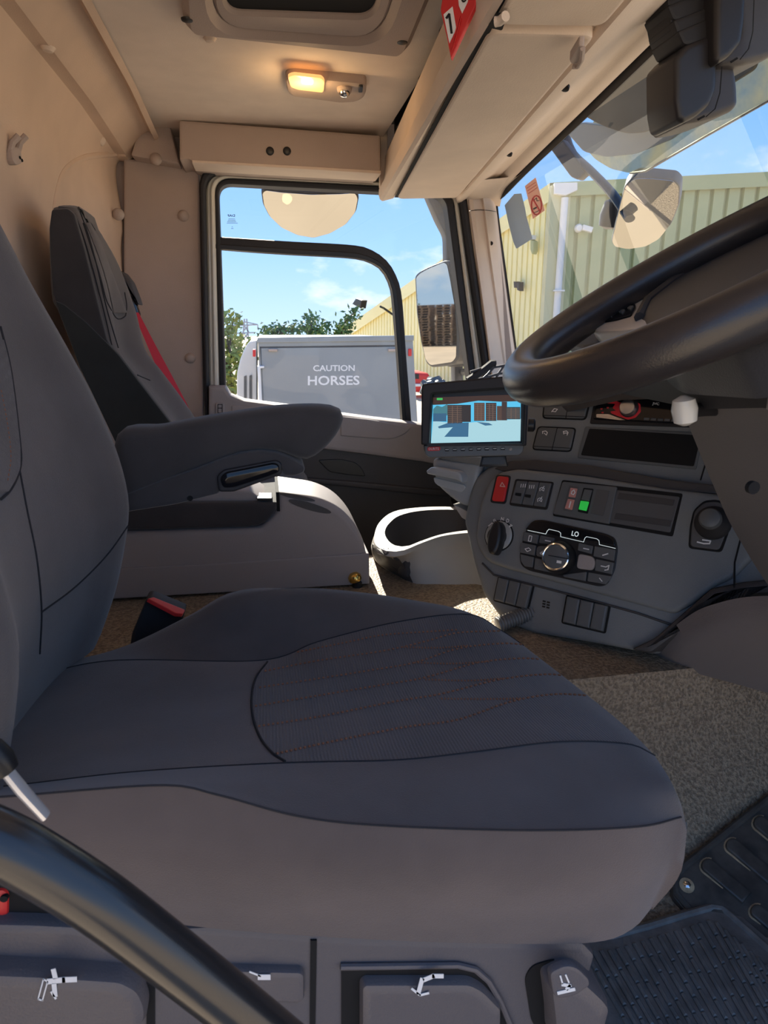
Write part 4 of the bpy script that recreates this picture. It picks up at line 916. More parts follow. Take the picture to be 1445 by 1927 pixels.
# headrest insert
grid_ = []
for k in range(12):
    t = k/11; xl = 160+t*52+6*math.sin(t*3); xr2 = 172+t*74-8*t*t; y = 420+t*168
    r = [hit(tp, xl+(xr2-xl)*i/8, y, .0015+.006*math.sin(math.pi*min(1, max(0, i/8)))) for i in range(9)]
    if all(q_ is not None for q_ in r): grid_.append(r)
if len(grid_) > 3: ob('headrest_insert', MB().grid(grid_), fab, pb, ang=60)
F = FY(1.98)
gd = ob('belt_guide', MB().slab(F, F.poly([(222, 508), (232, 512), (246, 530), (258, 560), (262, 574), (255, 572), (246, 560), (240, 552), (232, 548)], 4), -.06, 0, .008), darktrim, ps)
ob('guide_loop', MB().slab(F, F.poly([(234, 552), (244, 552), (254, 568), (262, 592), (258, 600), (248, 598), (240, 576)], 4), -.03, .004, .005), gloss, ps)
ob('cushion', MB().slab(Fr((0, 0, -.56), (1, 0, 0), (0, 1, 0)), rnd([(-.36, 1.68), (.12, 1.68), (.12, 2.14), (-.36, 2.14)], .06, 6), -.1, .13, .04, 4), fabd, ps)
ob('pedestal', MB().box((-.30, 1.72, -.99), (.10, 2.08, -.60)), darktrim, ps)
wb = thing('seat_belt', aY(330, 760, 1.93), 'red seat belt running down from the passenger seat guide', 'seat belt')
a = [aY(256, 588, 1.955), aY(285, 650, 1.935), aY(318, 718, 1.92), aY(352, 790, 1.905), aY(392, 880, 1.90)]
wv = [.006, .010, .014, .016, .018]; rows = []
for p, w_ in zip(cat(a, 16), [wv[0]+(wv[-1]-wv[0])*min(1, i/9) for i in range(16)]):
    rows.append([p+V((-w_, -w_*.5, 0)), p+V((w_, w_*.5, 0)), p+V((w_, w_*.5+.0015, -.001)), p+V((-w_, -w_*.5+.0015, -.001))])
ob('webbing', MB().grid(rows, True, True, True), redbelt, wb)
ob('webbing_return', MB().tube([aY(246, 590, 1.96), aY(250, 606, 1.965)], .006, 6, flat=.3), redbelt, wb)
# ================================================================ centre box on the engine tunnel
boxg = mat('box_taupe_grey', (.31, .28, .275), .55, bump=.15, bscale=500)
cb = thing('centre_box', (-.08, 1.58, -.6), 'grey plastic storage box with dark padded lid between the seats', 'storage box')
YB = 1.485; F = FY(YB)
outl = [(150, 1130), (150, 1003), (490, 992), (520, 962), (524, 926), (600, 936), (640, 955), (668, 985), (686, 1020), (692, 1060), (691, 1097)]
q_ = F.poly(outl, [0, 0, 6, 10, 4, 30, 30, 30, 30, 20, 0], 5)
ob('shell', MB().slab(F, q_, -.17, 0, .014, 3), boxg, cb)
ob('plinth', MB().slab(F, F.poly([(150, 1130), (150, 1072), (400, 1060), (694, 1040), (695, 1098)], 2), -.17, .004, .003), boxg, cb)
ob('lid_pad', MB().slab(F, F.poly([(150, 1000), (150, 946), (521, 944), (521, 958), (508, 976), (490, 988), (470, 991)], [0, 0, 5, 8, 14, 10, 6]), -.15, .007, .009, 3), fabd, cb)
ob('pad_inset', MB().slab(F, F.poly([(150, 950), (150, 925), (470, 925), (500, 946)], 3), -.165, -.012, .004), boxg, cb)
ob('lid_seam', MB().slab(F, F.poly([(519, 926), (525, 926), (527, 962), (521, 962)]), -.165, .001), void, cb)
Ft = Fr(aY(590, 950, YB+.05), (1, .0, -.30), (.0, 1, 0)); Ft = Ft if Ft.n.z > 0 else Fr(Ft.o, -Ft.u, Ft.v)
def oval(x0, y0, rx, ry, n=18, a=0): return [(x0+rx*math.cos(t/n*2*math.pi)*math.cos(a)-ry*math.sin(t/n*2*math.pi)*math.sin(a), y0+rx*math.cos(t/n*2*math.pi)*math.sin(a)+ry*math.sin(t/n*2*math.pi)*math.cos(a)) for t in range(n)]
def on_shell(tree, pts, name, m, par, lift=.0012):
    c = V((sum(p[0] for p in pts)/len(pts), sum(p[1] for p in pts)/len(pts), 0)); rows = []
    for f_ in (1, .66, .33, .05):
        r = [hit(tree, c.x+(x-c.x)*f_, c.y+(y-c.y)*f_, lift) for x, y in pts]
        if any(v is None for v in r): return
        rows.append(r)
    return ob(name, MB().grid(rows, True, False, True), m, par)
tsh = bvh([o for o in cb.children if o.name.startswith('shell')][0], BASE[cb.name])
on_shell(tsh, oval(583, 953, 42, 7, a=.28), 'cup_recess', darktrim, cb); on_shell(tsh, oval(560, 936, 34, 4, a=.2), 'cup_recess', darktrim, cb)
ob('latch', MB().slab(F, F.poly([(484, 937), (512, 937), (512, 942), (484, 942)], 1), -.05, .002, .001), black, cb)
kn = thing('floor_peg', aZ(672, 1100, -.6), 'small brass capped peg on the floor at the corner of the box', 'peg')
ob('stem', MB().lathe(aZ(672, 1104, -.6), (0, 0, 1), [(.012, 0), (.012, .012), (.008, .016)], 14), black, kn)
ob('knob_head', MB().lathe(aZ(670, 1104, -.6)+V((0, 0, .014)), (-.3, -.2, 1), [(.008, 0), (.016, .006), (.016, .014), (.010, .022), (.003, .024)], 16), mat('brass_knob', (.85, .55, .15), .2, metal=1), kn)
# ================================================================ cup and bottle bin
bn = thing('bottle_bin', aZ(810, 1090, -.6), 'pale grey open bottle bin on the floor beside the dash panel', 'bin')
binm = mat('bin_pale_grey', (.40, .375, .345), .5, bump=.12, bscale=500)
zt = -.50
topo = [(702, 1012), (712, 985), (740, 964), (790, 956), (850, 955), (892, 960), (915, 985), (905, 1003), (870, 1006), (830, 1012), (790, 1026), (755, 1040), (725, 1040), (706, 1030)]
bot = [(700, 1040), (716, 1030), (745, 1020), (790, 1015), (850, 1015), (900, 1020), (925, 1050), (915, 1098), (895, 1099), (850, 1100), (815, 1099), (780, 1098), (745, 1082), (712, 1062)]
ct = cat([aZ(x, y, zt) for x, y in topo], 48, True); cbm = cat([aZ(x, y, -.6) for x, y in bot], 48, True)
inn = [(724, 1000), (732, 985), (752, 970), (792, 961), (850, 959), (885, 964), (902, 985), (895, 996), (868, 999), (828, 1006), (792, 1018), (765, 1028), (742, 1026), (728, 1014)]
ci = cat([aZ(x, y, zt+.003) for x, y in inn], 48, True); cen = sum(ci, V((0, 0, 0)))/48
mid_ = [a.lerp(b, .5)+(a-cen).normalized()*.012*0 for a, b in zip(ct, cbm)]
mid_ = [p+V((0, 0, .0))+ (V((p.x-cen.x, p.y-cen.y, 0)).normalized()*.004) for p in mid_]
rows = [cbm, [a.lerp(b, .5) for a, b in zip(cbm, mid_)], mid_, [a.lerp(b, .55) for a, b in zip(mid_, ct)], [p+V((0, 0, -.008)) for p in ct], [p.lerp(cen, .02)+V((0, 0, .003)) for p in ct], ci]
ob('bin_shell', MB().grid(rows, True), binm, bn, ang=50)
ins = [ci, [p.lerp(cen, .08)+V((0, 0, -.02)) for p in ci], [p.lerp(cen, .2)+V((0, 0, -.09)) for p in ci], [p.lerp(cen, .6)+V((0, 0, -.10)) for p in ci]]
ob('bin_lining', MB().grid(ins, True, False, True), darktrim, bn, ang=50)
tbn = bvh([o for o in bn.children if o.name.startswith('bin_shell')][0], BASE[bn.name])
dk = [(702, 1024), (712, 1020), (730, 1032), (752, 1052), (768, 1074), (778, 1096), (762, 1090), (735, 1074), (712, 1058), (703, 1042)]
on_shell(tbn, dk, 'dark_inlay', darktrim, bn, .0025)
# ================================================================ dashboard
dbd = thing('dashboard', (.62, 1.2, -.6), 'dark grey dashboard with switch panel, climate controls and air drawer', 'dashboard')
T1 = math.radians(22); un_ = V((.66, -.751, 0)); back_ = V((.751, .66, 0))
FP = Fr(aZ(960, 1178, -.597), un_, V((0, 0, 1))*math.cos(T1)+back_*math.sin(T1))
base_q = [(872, 980), (882, 930), (892, 900), (915, 880), (940, 870), (1000, 866), (1110, 880), (1250, 903), (1370, 915), (1405, 950), (1460, 1000), (1460, 1112), (1385, 1116), (1310, 1150), (1270, 1190), (1228, 1231), (1130, 1212), (1000, 1190), (945, 1169), (908, 1118), (888, 1050)]
ob('panel_base', MB().slab(FP, FP.poly(base_q, 8), -.16, 0, .010, 3), dash, dbd)
ob('panel_band', MB().slab(FP, FP.poly([(930, 882), (960, 868), (1010, 866), (1110, 876), (1250, 902), (1380, 917), (1400, 935), (1250, 922), (1110, 898), (1000, 886), (950, 888)], 4), 0, .004, .003), dash2, dbd)
ob('lower_edge', MB().slab(FP, FP.poly([(1236, 1200), (1290, 1152), (1340, 1108), (1400, 1096), (1460, 1090), (1460, 1118), (1388, 1120), (1320, 1150), (1275, 1195), (1228, 1230), (1190, 1222)], 8), -.05, .016, .008), dash2, dbd)
face_q = [(900, 1010), (908, 950), (925, 908), (945, 890), (980, 884), (1110, 898), (1250, 920), (1370, 934), (1398, 975), (1420, 1050), (1385, 1086), (1345, 1105), (1300, 1140), (1270, 1156), (1100, 1110), (960, 1072), (922, 1058), (905, 1035)]
fcp = ob('switch_panel', MB().slab(FP, FP.poly(face_q, 10), -.01, .014, .008, 3), dash, dbd)
H = FP.up(.014)
def plate(fr, pts, r, h0, h1, bev, m, name, par): return ob(name, MB().slab(fr, fr.poly(pts, r), h0, h1, bev), m, par)
# hazard switch
hz = plate(H, [(937, 896), (959, 898), (950, 945), (926, 943)], 5, -.004, .005, .003, red, 'hazard_switch', dbd)
ob('hazard_mark', MB().stroke(H.up(.0055), [(941, 915), (945, 908), (950, 916), (941, 915)], 1.6), mat('pale_pink', (.8, .45, .4), .6), hz)
plate(H, [(934, 893), (962, 895), (952, 949), (922, 946)], 6, -.002, .0015, .001, black, 'switch_surround', dbd)
# three-way switch bank
bk1 = plate(H, [(970, 901), (1043, 907), (1030, 960), (958, 951)], 5, -.004, .0015, .001, black, 'switch_bank', dbd)
def sub(fr, x0, x1, tl, tr_, br, bl):
    L_ = lambda a, b, t: (a[0]+(b[0]-a[0])*t, a[1]+(b[1]-a[1])*t)
    return [L_(tl, tr_, x0), L_(tl, tr_, x1), L_(bl, br, x1), L_(bl, br, x0)]
cor = ((974, 905), (1039, 910), (1027, 955), (962, 947))
for k, (x0, x1) in enumerate(((.0, .315), (.33, .645), (.66, 1))):
    p_ = plate(H, sub(H, x0, x1, *cor), 2, -.002, .005, .002, button, 'rocker', bk1)
mk = MB(); Hm = H.up(.0055)
for cx, cy in ((985, 913), (1001, 915)):
    for dx in (-4, 0, 4): mk.stroke(Hm, [(cx+dx, cy-2), (cx+dx-1, cy+4)], 1.2)
for cx, cy in ((1020, 921), (1016, 941)): mk.stroke(Hm, [(cx-4, cy+3), (cx-4, cy-2), (cx, cy-4), (cx+4, cy-2), (cx+3, cy+3), (cx-1, cy+1), (cx+4, cy-6)], 1.1)
ob('switch_symbols', mk, white, bk1)
for x, y in ((977, 931), (995, 934)): plate(H, [(x-5, y-3), (x+6, y-2), (x+5, y+4), (x-6, y+2)], 1.5, .004, .0065, .001, void, 'finger_slot', bk1)
# long insert: warning switches and blank tray
bk2 = plate(H, [(1058, 903), (1285, 929), (1266, 1010), (1040, 971)], 4, -.004, .0015, .001, void, 'insert_surround', dbd)
gm_ = mat('insert_grey', (.085, .085, .088), .5); plate(H, [(1060, 907), (1163, 917), (1148, 987), (1042, 968)], 4, -.002, .006, .002, button, 'insert_module', bk2)
plate(H, [(1160, 922), (1280, 935), (1262, 1003), (1146, 984)], 4, -.002, .003, .002, gm_, 'blank_tray', bk2)
for y in (0, 38): plate(H, [(1166-y*.15, 928+y), (1270-y*.15, 941+y*1.04), (1267-y*.15, 952+y*1.04), (1162-y*.15, 939+y)], 1, .002, .0042, .0006, dash2, 'tray_strip', bk2)
Hx = H.up(.006)
ms = plate(Hx, [(1072, 914), (1088, 916), (1076, 963), (1059, 960)], 2, -.002, .001, .0006, gm_, 'fused_switch', bk2)
plate(Hx, [(1074, 918), (1087, 920), (1083, 937), (1070, 935)], 1, .0006, .0018, .0004, mat('pale_red_legend', (.55, .25, .22), .6), 'legend', ms); plate(Hx, [(1069, 939), (1082, 941), (1077, 960), (1063, 957)], 1, .0006, .0018, .0004, mat('pale_red_legend_b', (.55, .25, .22), .6), 'legend', ms)
mk = MB(); mk.stroke(Hx.up(.002), [(1076, 925), (1080, 922), (1082, 927), (1079, 931), (1075, 929), (1076, 925)], 1.6); mk.stroke(Hx.up(.002), [(1074, 944), (1071, 955)], 2); ob('legend_marks', mk, white, ms)
gs = plate(Hx, [(1098, 918), (1117, 920), (1106, 967), (1087, 963)], 2, -.002, .0012, .0006, void, 'rocker_well', bk2)
plate(Hx, [(1100, 921), (1115, 923), (1109, 944), (1094, 941)], 1, 0, .003, .001, button, 'rocker_top', gs); plate(Hx, [(1094, 943), (1109, 945), (1104, 962), (1090, 959)], 1, 0, .006, .0015, mat('green_rocker', (.02, .22, .04), .4, emit=(.02, .4, .05), es=.15), 'green_rocker', gs)
plate(Hx, [(1123, 921), (1147, 924), (1135, 971), (1111, 966)], 2, -.001, .0008, .0004, gm_, 'blank_switch', bk2)
# gear knob
def pdir(fr, x, y, h=0): return fr.P(*fr.px(x, y), h)
gk = ob('selector_ring', MB().lathe(pdir(H, 939, 1008, -.003), H.n, [(.031, 0), (.031, .006), (.028, .0075), (.012, .0075)], 32), mat('selector_silver', (.38, .39, .38), .35, metal=.2), dbd)
ob('ring_shadow', MB().lathe(pdir(H, 939, 1008, -.004), H.n, [(.0335, 0), (.0335, .0052), (.031, .0055)], 32), void, gk)
Hk = H.up(.0075)
ob('selector_core', MB().lathe(pdir(H, 938, 1010, .003), H.n, [(.021, 0), (.020, .010), (.012, .011)], 24), black, gk)
ob('selector_grip', MB().slab(Hk, Hk.poly([(936, 984), (944, 982), (951, 992), (951, 1010), (946, 1032), (938, 1046), (928, 1044), (923, 1030), (925, 1008)], 8), -.002, .022, .007, 3), black, gk)
text('letter', 'N', Hk, [(942, 980), (947.5, 980), (949, 973.5), (943.5, 973)], white, gk, .0008, True); text('letter', 'D', Hk, [(952, 983), (957, 984), (959, 977), (954, 976)], white, gk, .0008, True)
text('letter', 'R', Hk, [(930, 984), (935, 981), (933, 975), (928, 978)], white, gk, .0008); 
mk = MB(); mk.stroke(Hk, [(958, 992), (961, 987), (964, 989), (960, 991)], 1.2).stroke(Hk, [(919, 990), (926, 984), (930, 986)], 1.4); ob('ring_marks', mk, white, gk)
# climate unit
cu_ = plate(H, [(1003, 979), (1022, 978), (1140, 1004), (1158, 1012), (1163, 1032), (1157, 1075), (1142, 1101), (1128, 1104), (995, 1074), (980, 1064), (978, 1045), (986, 1005)], [8, 8, 8, 8, 8, 10, 8, 8, 12, 10, 6, 8], -.004, .002, .0015, black, 'climate_unit', dbd)
plate(H, [(1004, 981), (1024, 981), (1140, 1006), (1156, 1014), (1160, 1029), (990, 997)], [5, 6, 6, 6, 3, 3], 0, .0065, .002, gloss, 'climate_display', cu_)
lcd = mat('lcd_white', (.75, .8, .8), .4, emit=(.7, .8, .8), es=.12)
Hd = H.up(.0068); text('display_text', 'LO', Hd, [(1075, 1008), (1088, 1011), (1090, 1001), (1077, 999)], lcd, cu_, .0006, True)
mk = MB(); mk.stroke(Hd, [(993, 998), (1027, 1005), (1030, 999), (1033, 996), (1051, 1000), (1055, 1003), (1055, 1010), (1063, 1012), (1098, 1020), (1101, 1012), (1104, 1010), (1123, 1014), (1127, 1017), (1128, 1025), (1158, 1032)], 1.0); ob('display_line', mk, lcd, cu_)
HB = H.up(.002)
def cell(pts, r=2): return plate(HB, pts, r, -.001, .004, .0012, button, 'climate_button', cu_)
for c_ in ([(987, 1001), (1015, 1007), (1012, 1024), (984, 1018)], [(1018, 1008), (1045, 1013), (1042, 1026), (1015, 1022)], [(981, 1021), (1010, 1027), (1007, 1046), (979, 1040)], [(980, 1043), (1006, 1049), (1003, 1068), (988, 1066), (981, 1056)],
           [(1008, 1050), (1040, 1058), (1048, 1080), (1006, 1071)], [(1090, 1022), (1117, 1028), (1114, 1043), (1088, 1036)], [(1120, 1028), (1159, 1035), (1156, 1056), (1117, 1047)], [(1122, 1052), (1156, 1059), (1152, 1081), (1120, 1074)], [(1108, 1077), (1152, 1085), (1140, 1100), (1106, 1094)], [(1060, 1082), (1105, 1076), (1103, 1094), (1062, 1086)]): cell(c_)
plate(HB, [(1012, 1028), (1036, 1028), (1040, 1052), (1010, 1047)], 6, 0, .006, .002, button, 'snow_button', cu_)
plate(HB, [(1090, 1042), (1118, 1048), (1122, 1062), (1116, 1074), (1086, 1070)], 7, 0, .006, .002, greytrim, 'silver_button', cu_)
mk = MB(); Hs = HB.up(.0048)
mk.stroke(Hs, [(996, 1008), (1001, 1009), (999, 1019), (994, 1018), (996, 1008)], 1.3).stroke(Hs, [(1026, 1017), (1036, 1019)], 2).stroke(Hs, [(988, 1033), (995, 1031), (999, 1035), (992, 1038), (988, 1033)], 1.3).stroke(Hs, [(1098, 1032), (1108, 1034)], 2).stroke(Hs, [(1134, 1045), (1144, 1042)], 2.2).stroke(Hs, [(1131, 1065), (1140, 1067), (1146, 1064), (1144, 1072), (1138, 1073)], 2).stroke(Hs, [(1128, 1088), (1133, 1094)], 1.6)
mk.stroke(HB.up(.0066), [(1021, 1038), (1024, 1041), (1020, 1044), (1017, 1041), (1021, 1038)], 2.6); ob('button_symbols', mk, white, cu_)
kc = pdir(H, 1054, 1050, .004); kax = (H.n*1+V((-.12, -.2, .05))).normalized()
dl = ob('climate_dial', MB().lathe(kc, kax, [(.034, 0), (.033, .010), (.029, .022), (.027, .024)], 36), black, cu_)
ob('dial_ring', MB().lathe(kc+kax*.0225, kax, [(.0268, 0), (.0272, .003), (.025, .0045), (.0235, .0035), (.0235, .001)], 36), chrome, dl)
ob('dial_face', MB().lathe(kc+kax*.0225, kax, [(.0238, 0), (.0232, .0035), (.015, .0048), (.004, .0052)], 32), button, dl)
Hf = Fr(kc+kax*.0282, un_, FP.v); Hf = Fr(kc+kax*.0285, (un_-kax*un_.dot(kax)), FP.v-kax*FP.v.dot(kax))
mk = MB().stroke(Hf, [(1032, 1045), (1074, 1053)], 1.2, .0006); ob('dial_split', mk, void, dl); ob('dial_mark', MB().stroke(Hf, [(1049, 1057), (1055, 1058)], 5, .0008), white, dl)
# joystick unit
js = plate(H, [(1305, 960), (1325, 942), (1350, 940), (1372, 950), (1380, 972), (1372, 1000), (1358, 1040), (1295, 1032), (1298, 990)], 8, -.004, .002, .0015, void, 'joystick_surround', dbd)
plate(H, [(1308, 962), (1326, 946), (1350, 944), (1369, 954), (1376, 972), (1368, 1000), (1354, 1036), (1299, 1029), (1302, 990)], 8, 0, .004, .002, gm_, 'joystick_plate', js)
kc = pdir(H, 1342, 985, .002); kax2 = (H.n+V((-.05, -.1, .12))).normalized()
ob('joystick_boot', MB().lathe(kc, kax2, [(.030, 0), (.030, .006), (.026, .012), (.022, .016), (.0195, .022), (.014, .026), (.012, .030)], 28), rubber, js)
ob('joystick_knob', MB().lathe(kc+kax2*.024, kax2, [(.013, 0), (.018, .006), (.0185, .014), (.016, .020), (.010, .0225), (.003, .023)], 26), button, js)
ob('arrow_mark', MB().stroke(H.up(.0045), [(1312, 1020), (1324, 1023), (1335, 1023), (1337, 1018), (1322, 1016)], 2.6), white, js)
# lower switch banks
def bank(pts, n_, name):
    b_ = plate(FP, pts, 5, -.004, .003, .002, void, name, dbd); (tl, tr_, br_, bl) = pts
    L_ = lambda a, b, t: (a[0]+(b[0]-a[0])*t, a[1]+(b[1]-a[1])*t)
    for k in range(n_): plate(FP, sub(FP, .05+k*.92/n_, .05+(k+.96)*.92/n_, L_(tl, bl, .06), L_(tr_, br_, .06), L_(br_, tr_, .06), L_(bl, tl, .06)), 2, .0, .010, .0035, button, 'blank_switch', b_)
    return b_
bank(((938, 1083), (1007, 1100), (995, 1150), (928, 1131)), 3, 'lower_switch_bank'); bank(((1066, 1118), (1150, 1138), (1140, 1193), (1056, 1173)), 3, 'lower_switch_bank')
mk = MB()
for k in range(3): mk.stroke(FP, [(1022-k*.5, 1131+k*5), (1026-k*.5, 1132+k*5)], 3).stroke(FP, [(1030-k*.5, 1133+k*5), (1034-k*.5, 1134+k*5)], 3)
ob('vent_slots', mk, screw, dbd)
ob('panel_crease', MB().tube([FP.P(*FP.px(x, y), .002) for x, y in ((908, 1060), (930, 1082), (1000, 1100), (1100, 1126), (1200, 1154), (1288, 1184))], .0022, 6), dash2, dbd)
# ---- upper panel with radio bay
T2 = math.radians(16)
FU = Fr(FP.P(*FP.px(1110, 882), -.018), un_, V((0, 0, 1))*math.cos(T2)+back_*math.sin(T2))
ob('upper_panel', MB().slab(FU, FU.poly([(905, 890), (915, 800), (925, 740), (1000, 715), (1120, 722), (1300, 735), (1480, 745), (1480, 1010), (1380, 935), (1250, 905), (1110, 886), (1000, 876)], [4, 10, 16, 16, 4, 4, 4, 4, 4, 4, 4, 4]), -.16, 0, .008, 3), dash, dbd)
ob('panel_joint', MB().tube([FU.P(*FU.px(x, y), .0005) for x, y in ((1333, 855), (1318, 904))], .0014, 5), void, dbd)
ob('panel_joint', MB().tube([FP.P(*FP.px(x, y), .0145) for x, y in ((1400, 1000), (1385, 1060), (1384, 1112))], .0016, 5), void, dbd)
ob('panel_joint', MB().tube([FU.P(*FU.px(x, y), .0005) for x, y in ((905, 866), (940, 872), (1000, 874))], .0016, 5), void, dbd)
def sbank(pts, split, name, syms):
    b_ = plate(FU, pts, 7, -.004, .004, .003, button, name, dbd); (tl, tr_, br_, bl) = pts
    L_ = lambda a, b, t: (a[0]+(b[0]-a[0])*t, a[1]+(b[1]-a[1])*t)
    ob('split', MB().stroke(FU, [L_(tl, tr_, split), L_(bl, br_, split)], 1, .0045), void, b_)
    ob('split', MB().stroke(FU, [L_(bl, tl, .12), L_(br_, tr_, .12)], 1, .0045), void, b_)
    mk = MB()
    for l in syms: mk.stroke(FU.up(.004), l, 1.3)
    ob('switch_symbols', mk, white, b_)
plate(FU, [(1012, 802), (1085, 805), (1075, 851), (1001, 847)], 8, -.003, .002, .001, void, 'switch_surround', dbd)
plate(FU, [(1024, 752), (1112, 754), (1103, 791), (1020, 788)], 8, -.003, .002, .001, void, 'switch_surround', dbd)
sbank(((1014, 804), (1083, 807), (1074, 849), (1003, 845)), .52, 'switch_pair', ([(1021, 816), (1021, 812), (1027, 811), (1030, 814), (1028, 819)], [(1024, 815), (1027, 818)], [(1061, 817), (1060, 812), (1066, 811), (1069, 814), (1067, 819)], [(1062, 815), (1067, 815)]))
sbank(((1026, 754), (1109, 756), (1101, 789), (1023, 786)), .55, 'switch_pair', ([(1038, 775), (1043, 769), (1049, 770), (1045, 775), (1040, 774)], [(1070, 757), (1074, 758)]))
# ---- radio bay frame and cubby
cbx = plate(FU, [(1102, 803), (1325, 815), (1310, 884), (1086, 862)], 4, -.003, .003, .002, button, 'cubby_frame', dbd)
plate(FU, [(1110, 807), (1320, 820), (1306, 878), (1094, 857)], 3, 0, .0036, 0, void, 'cubby_opening', cbx)
rf = plate(FU, [(1122, 738), (1345, 746), (1335, 806), (1110, 798)], 4, -.003, .003, .002, black, 'radio_bay', dbd)
rd = thing('car_radio', FU.P(*FU.px(1210, 790), .003), 'black car radio with red surround and silver volume knob above an empty cubby', 'radio')
ob('radio_face', MB().slab(FU, FU.poly([(1128, 748), (1340, 755), (1332, 801), (1118, 790)], 3), .002, .008, .002), gloss, rd)
Fd = FU.up(.008)
ob('red_surround', MB().slab(Fd, Fd.poly([(1142, 754), (1162, 755), (1168, 758), (1190, 753), (1205, 760), (1206, 775), (1196, 786), (1182, 790), (1165, 784), (1150, 778), (1148, 774), (1160, 773), (1152, 768), (1158, 760), (1142, 759)], 3), -.001, .0014, .0008), mat('radio_red', (.75, .03, .05), .3), rd)
ob('silver_swoosh', MB().slab(Fd, Fd.poly([(1122, 779), (1145, 779), (1158, 784), (1178, 791), (1165, 791), (1122, 786)], 2), -.001, .001, .0005), chrome, rd)
kc = pdir(Fd, 1184, 768, .0005); 
vk = ob('volume_knob', MB().lathe(kc, Fd.n, [(.0165, 0), (.016, .012), (.014, .0145), (.006, .015)], 28), mat('knob_silver', (.75, .75, .75), .3, metal=1), rd)
ob('knob_base', MB().lathe(kc, Fd.n, [(.0185, 0), (.0185, .003), (.016, .004)], 28), black, rd)
text('radio_letters', 'JVC', Fd, [(1227, 763), (1240, 764), (1241, 758), (1228, 757)], white, rd, .0006, True)
for k, (x, y) in enumerate(((1130, 768), (1142, 766), (1132, 775), (1142, 750), (1150, 750))): ob('red_key', MB().slab(Fd, Fd.poly([(x, y), (x+4, y), (x+3.5, y+3), (x-.5, y+3)], .5), 0, .0012, .0005), red, rd)
for k in range(6): ob('preset_key', MB().slab(Fd, Fd.poly([(1212+k*13, 786+k*.7), (1222+k*13, 786.5+k*.7), (1221+k*13, 791+k*.7), (1211+k*13, 790.5+k*.7)], 1), -.001, .0014, .0006), button, rd)
# ---- passenger side of the dash
ob('dash_top', MB().grid([[V((x, y, z)) for x, z in ((.57, -.40), (.53, -.26), (.58, -.215), (.70, -.205), (.90, -.21), (.97, -.24), (.97, -.5))] for y in (2.22, 1.9, 1.5)]), dash2, dbd)
ob('dash_top_centre', MB().grid([[V((x, y, z)) for x, z in ((xf, zf-.05), (xf, zf), (xf+.03, zf+.02), (.85, zf+.02), (.97, zf-.06), (.97, -.6))] for y, xf, zf in ((1.5, .52, -.20), (1.34, .60, -.13), (1.2, .68, -.085), (1.0, .76, -.06), (.6, .80, -.04), (.2, .82, -.04))]), dash2, dbd)
ob('lower_dash', MB().add([V((.55, 2.22, -.30)), V((.50, 1.5, -.30)), V((.62, 1.5, -.75)), V((.68, 2.22, -.75))], [(0, 1, 2, 3)]), black, dbd)
FD = Fr(FP.P(*FP.px(885, 940), -.012), V((.80, -.60, 0)), V((0, 0, 1))*math.cos(.12)+back_*math.sin(.12))
dw = ob('drawer', MB().slab(FD, FD.poly([(812, 872), (816, 862), (905, 872), (898, 905), (885, 955), (866, 950), (845, 935), (820, 912)], [6, 5, 4, 3, 4, 10, 14, 14]), -.12, 0, .010, 3), mat('drawer_grey', (.30, .32, .34), .35, bump=.15, bscale=500), dbd)
ob('drawer_lid', MB().slab(FD, FD.poly([(818, 860), (838, 856), (930, 862), (904, 876), (850, 868)], 3), -.08, .004, .004), dash, dbd)
ob('drawer_handle', MB().slab(FD, FD.poly([(810, 885), (820, 877), (872, 886), (879, 894), (879, 908), (866, 901), (812, 890)], [2, 4, 6, 6, 4, 3, 2]), -.005, .030, .006), mat('handle_grey', (.36, .39, .42), .3), dw)
ob('handle_dish', MB().slab(FD, FD.poly([(816, 898), (875, 912), (877, 918), (868, 927), (825, 914), (818, 908)], 4), -.003, .003, .002), mat('drawer_dish', (.38, .41, .44), .3), dw)
ob('drawer_bracket', MB().slab(FD, FD.poly([(849, 949), (880, 964), (878, 982), (866, 975)], 2), -.06, -.008, .002), binm, dbd)
# knee cover right of the panel
kp = [[(1222, 1234), (1240, 1205), (1270, 1178), (1310, 1150), (1350, 1135), (1400, 1124), (1460, 1121), (1520, 1122)], [(1235, 1243), (1270, 1228), (1310, 1205), (1360, 1190), (1420, 1185), (1470, 1185), (1520, 1185), (1560, 1190)], [(1228, 1240), (1270, 1256), (1320, 1270), (1370, 1283), (1420, 1297), (1460, 1308), (1510, 1322), (1560, 1335)]]
dep = [[1.06, 1.02, .98, .94, .90, .86, .82, .78], [1.045, .99, .94, .89, .84, .80, .77, .74], [1.05, 1.01, .975, .94, .905, .88, .85, .82]]
ob('knee_cover', MB().grid(surf([[aY(x, y, d_) for (x, y), d_ in zip(r, dd)] for r, dd in zip(kp, dep)], 40, 16)), mat('knee_grey', (.17, .153, .155), .55, bump=.2, bscale=500), dbd)
# net of rubber bands over the dash tray
nt_ = MB(); Fn = lambda x, y: aY(x, y, 1.75)
for l in (((888, 712), (925, 692), (978, 683)), ((893, 716), (940, 703), (990, 697)), ((905, 716), (918, 704), (930, 690)), ((932, 712), (940, 700), (948, 688)), ((885, 700), (905, 694), (930, 690))): nt_.tube([Fn(*p) for p in l], .0035, 6)
nn_ = thing('dash_net', Fn(930, 712), 'black strap net over the dash tray behind the monitor', 'net'); ob('straps', nt_, mat('net_strap', (.09, .09, .10), .4), nn_)
ob('tray_rim', MB().tube([Fn(880, 716), Fn(905, 700), Fn(925, 684), Fn(932, 684)], .010, 8), rubber, nn_)
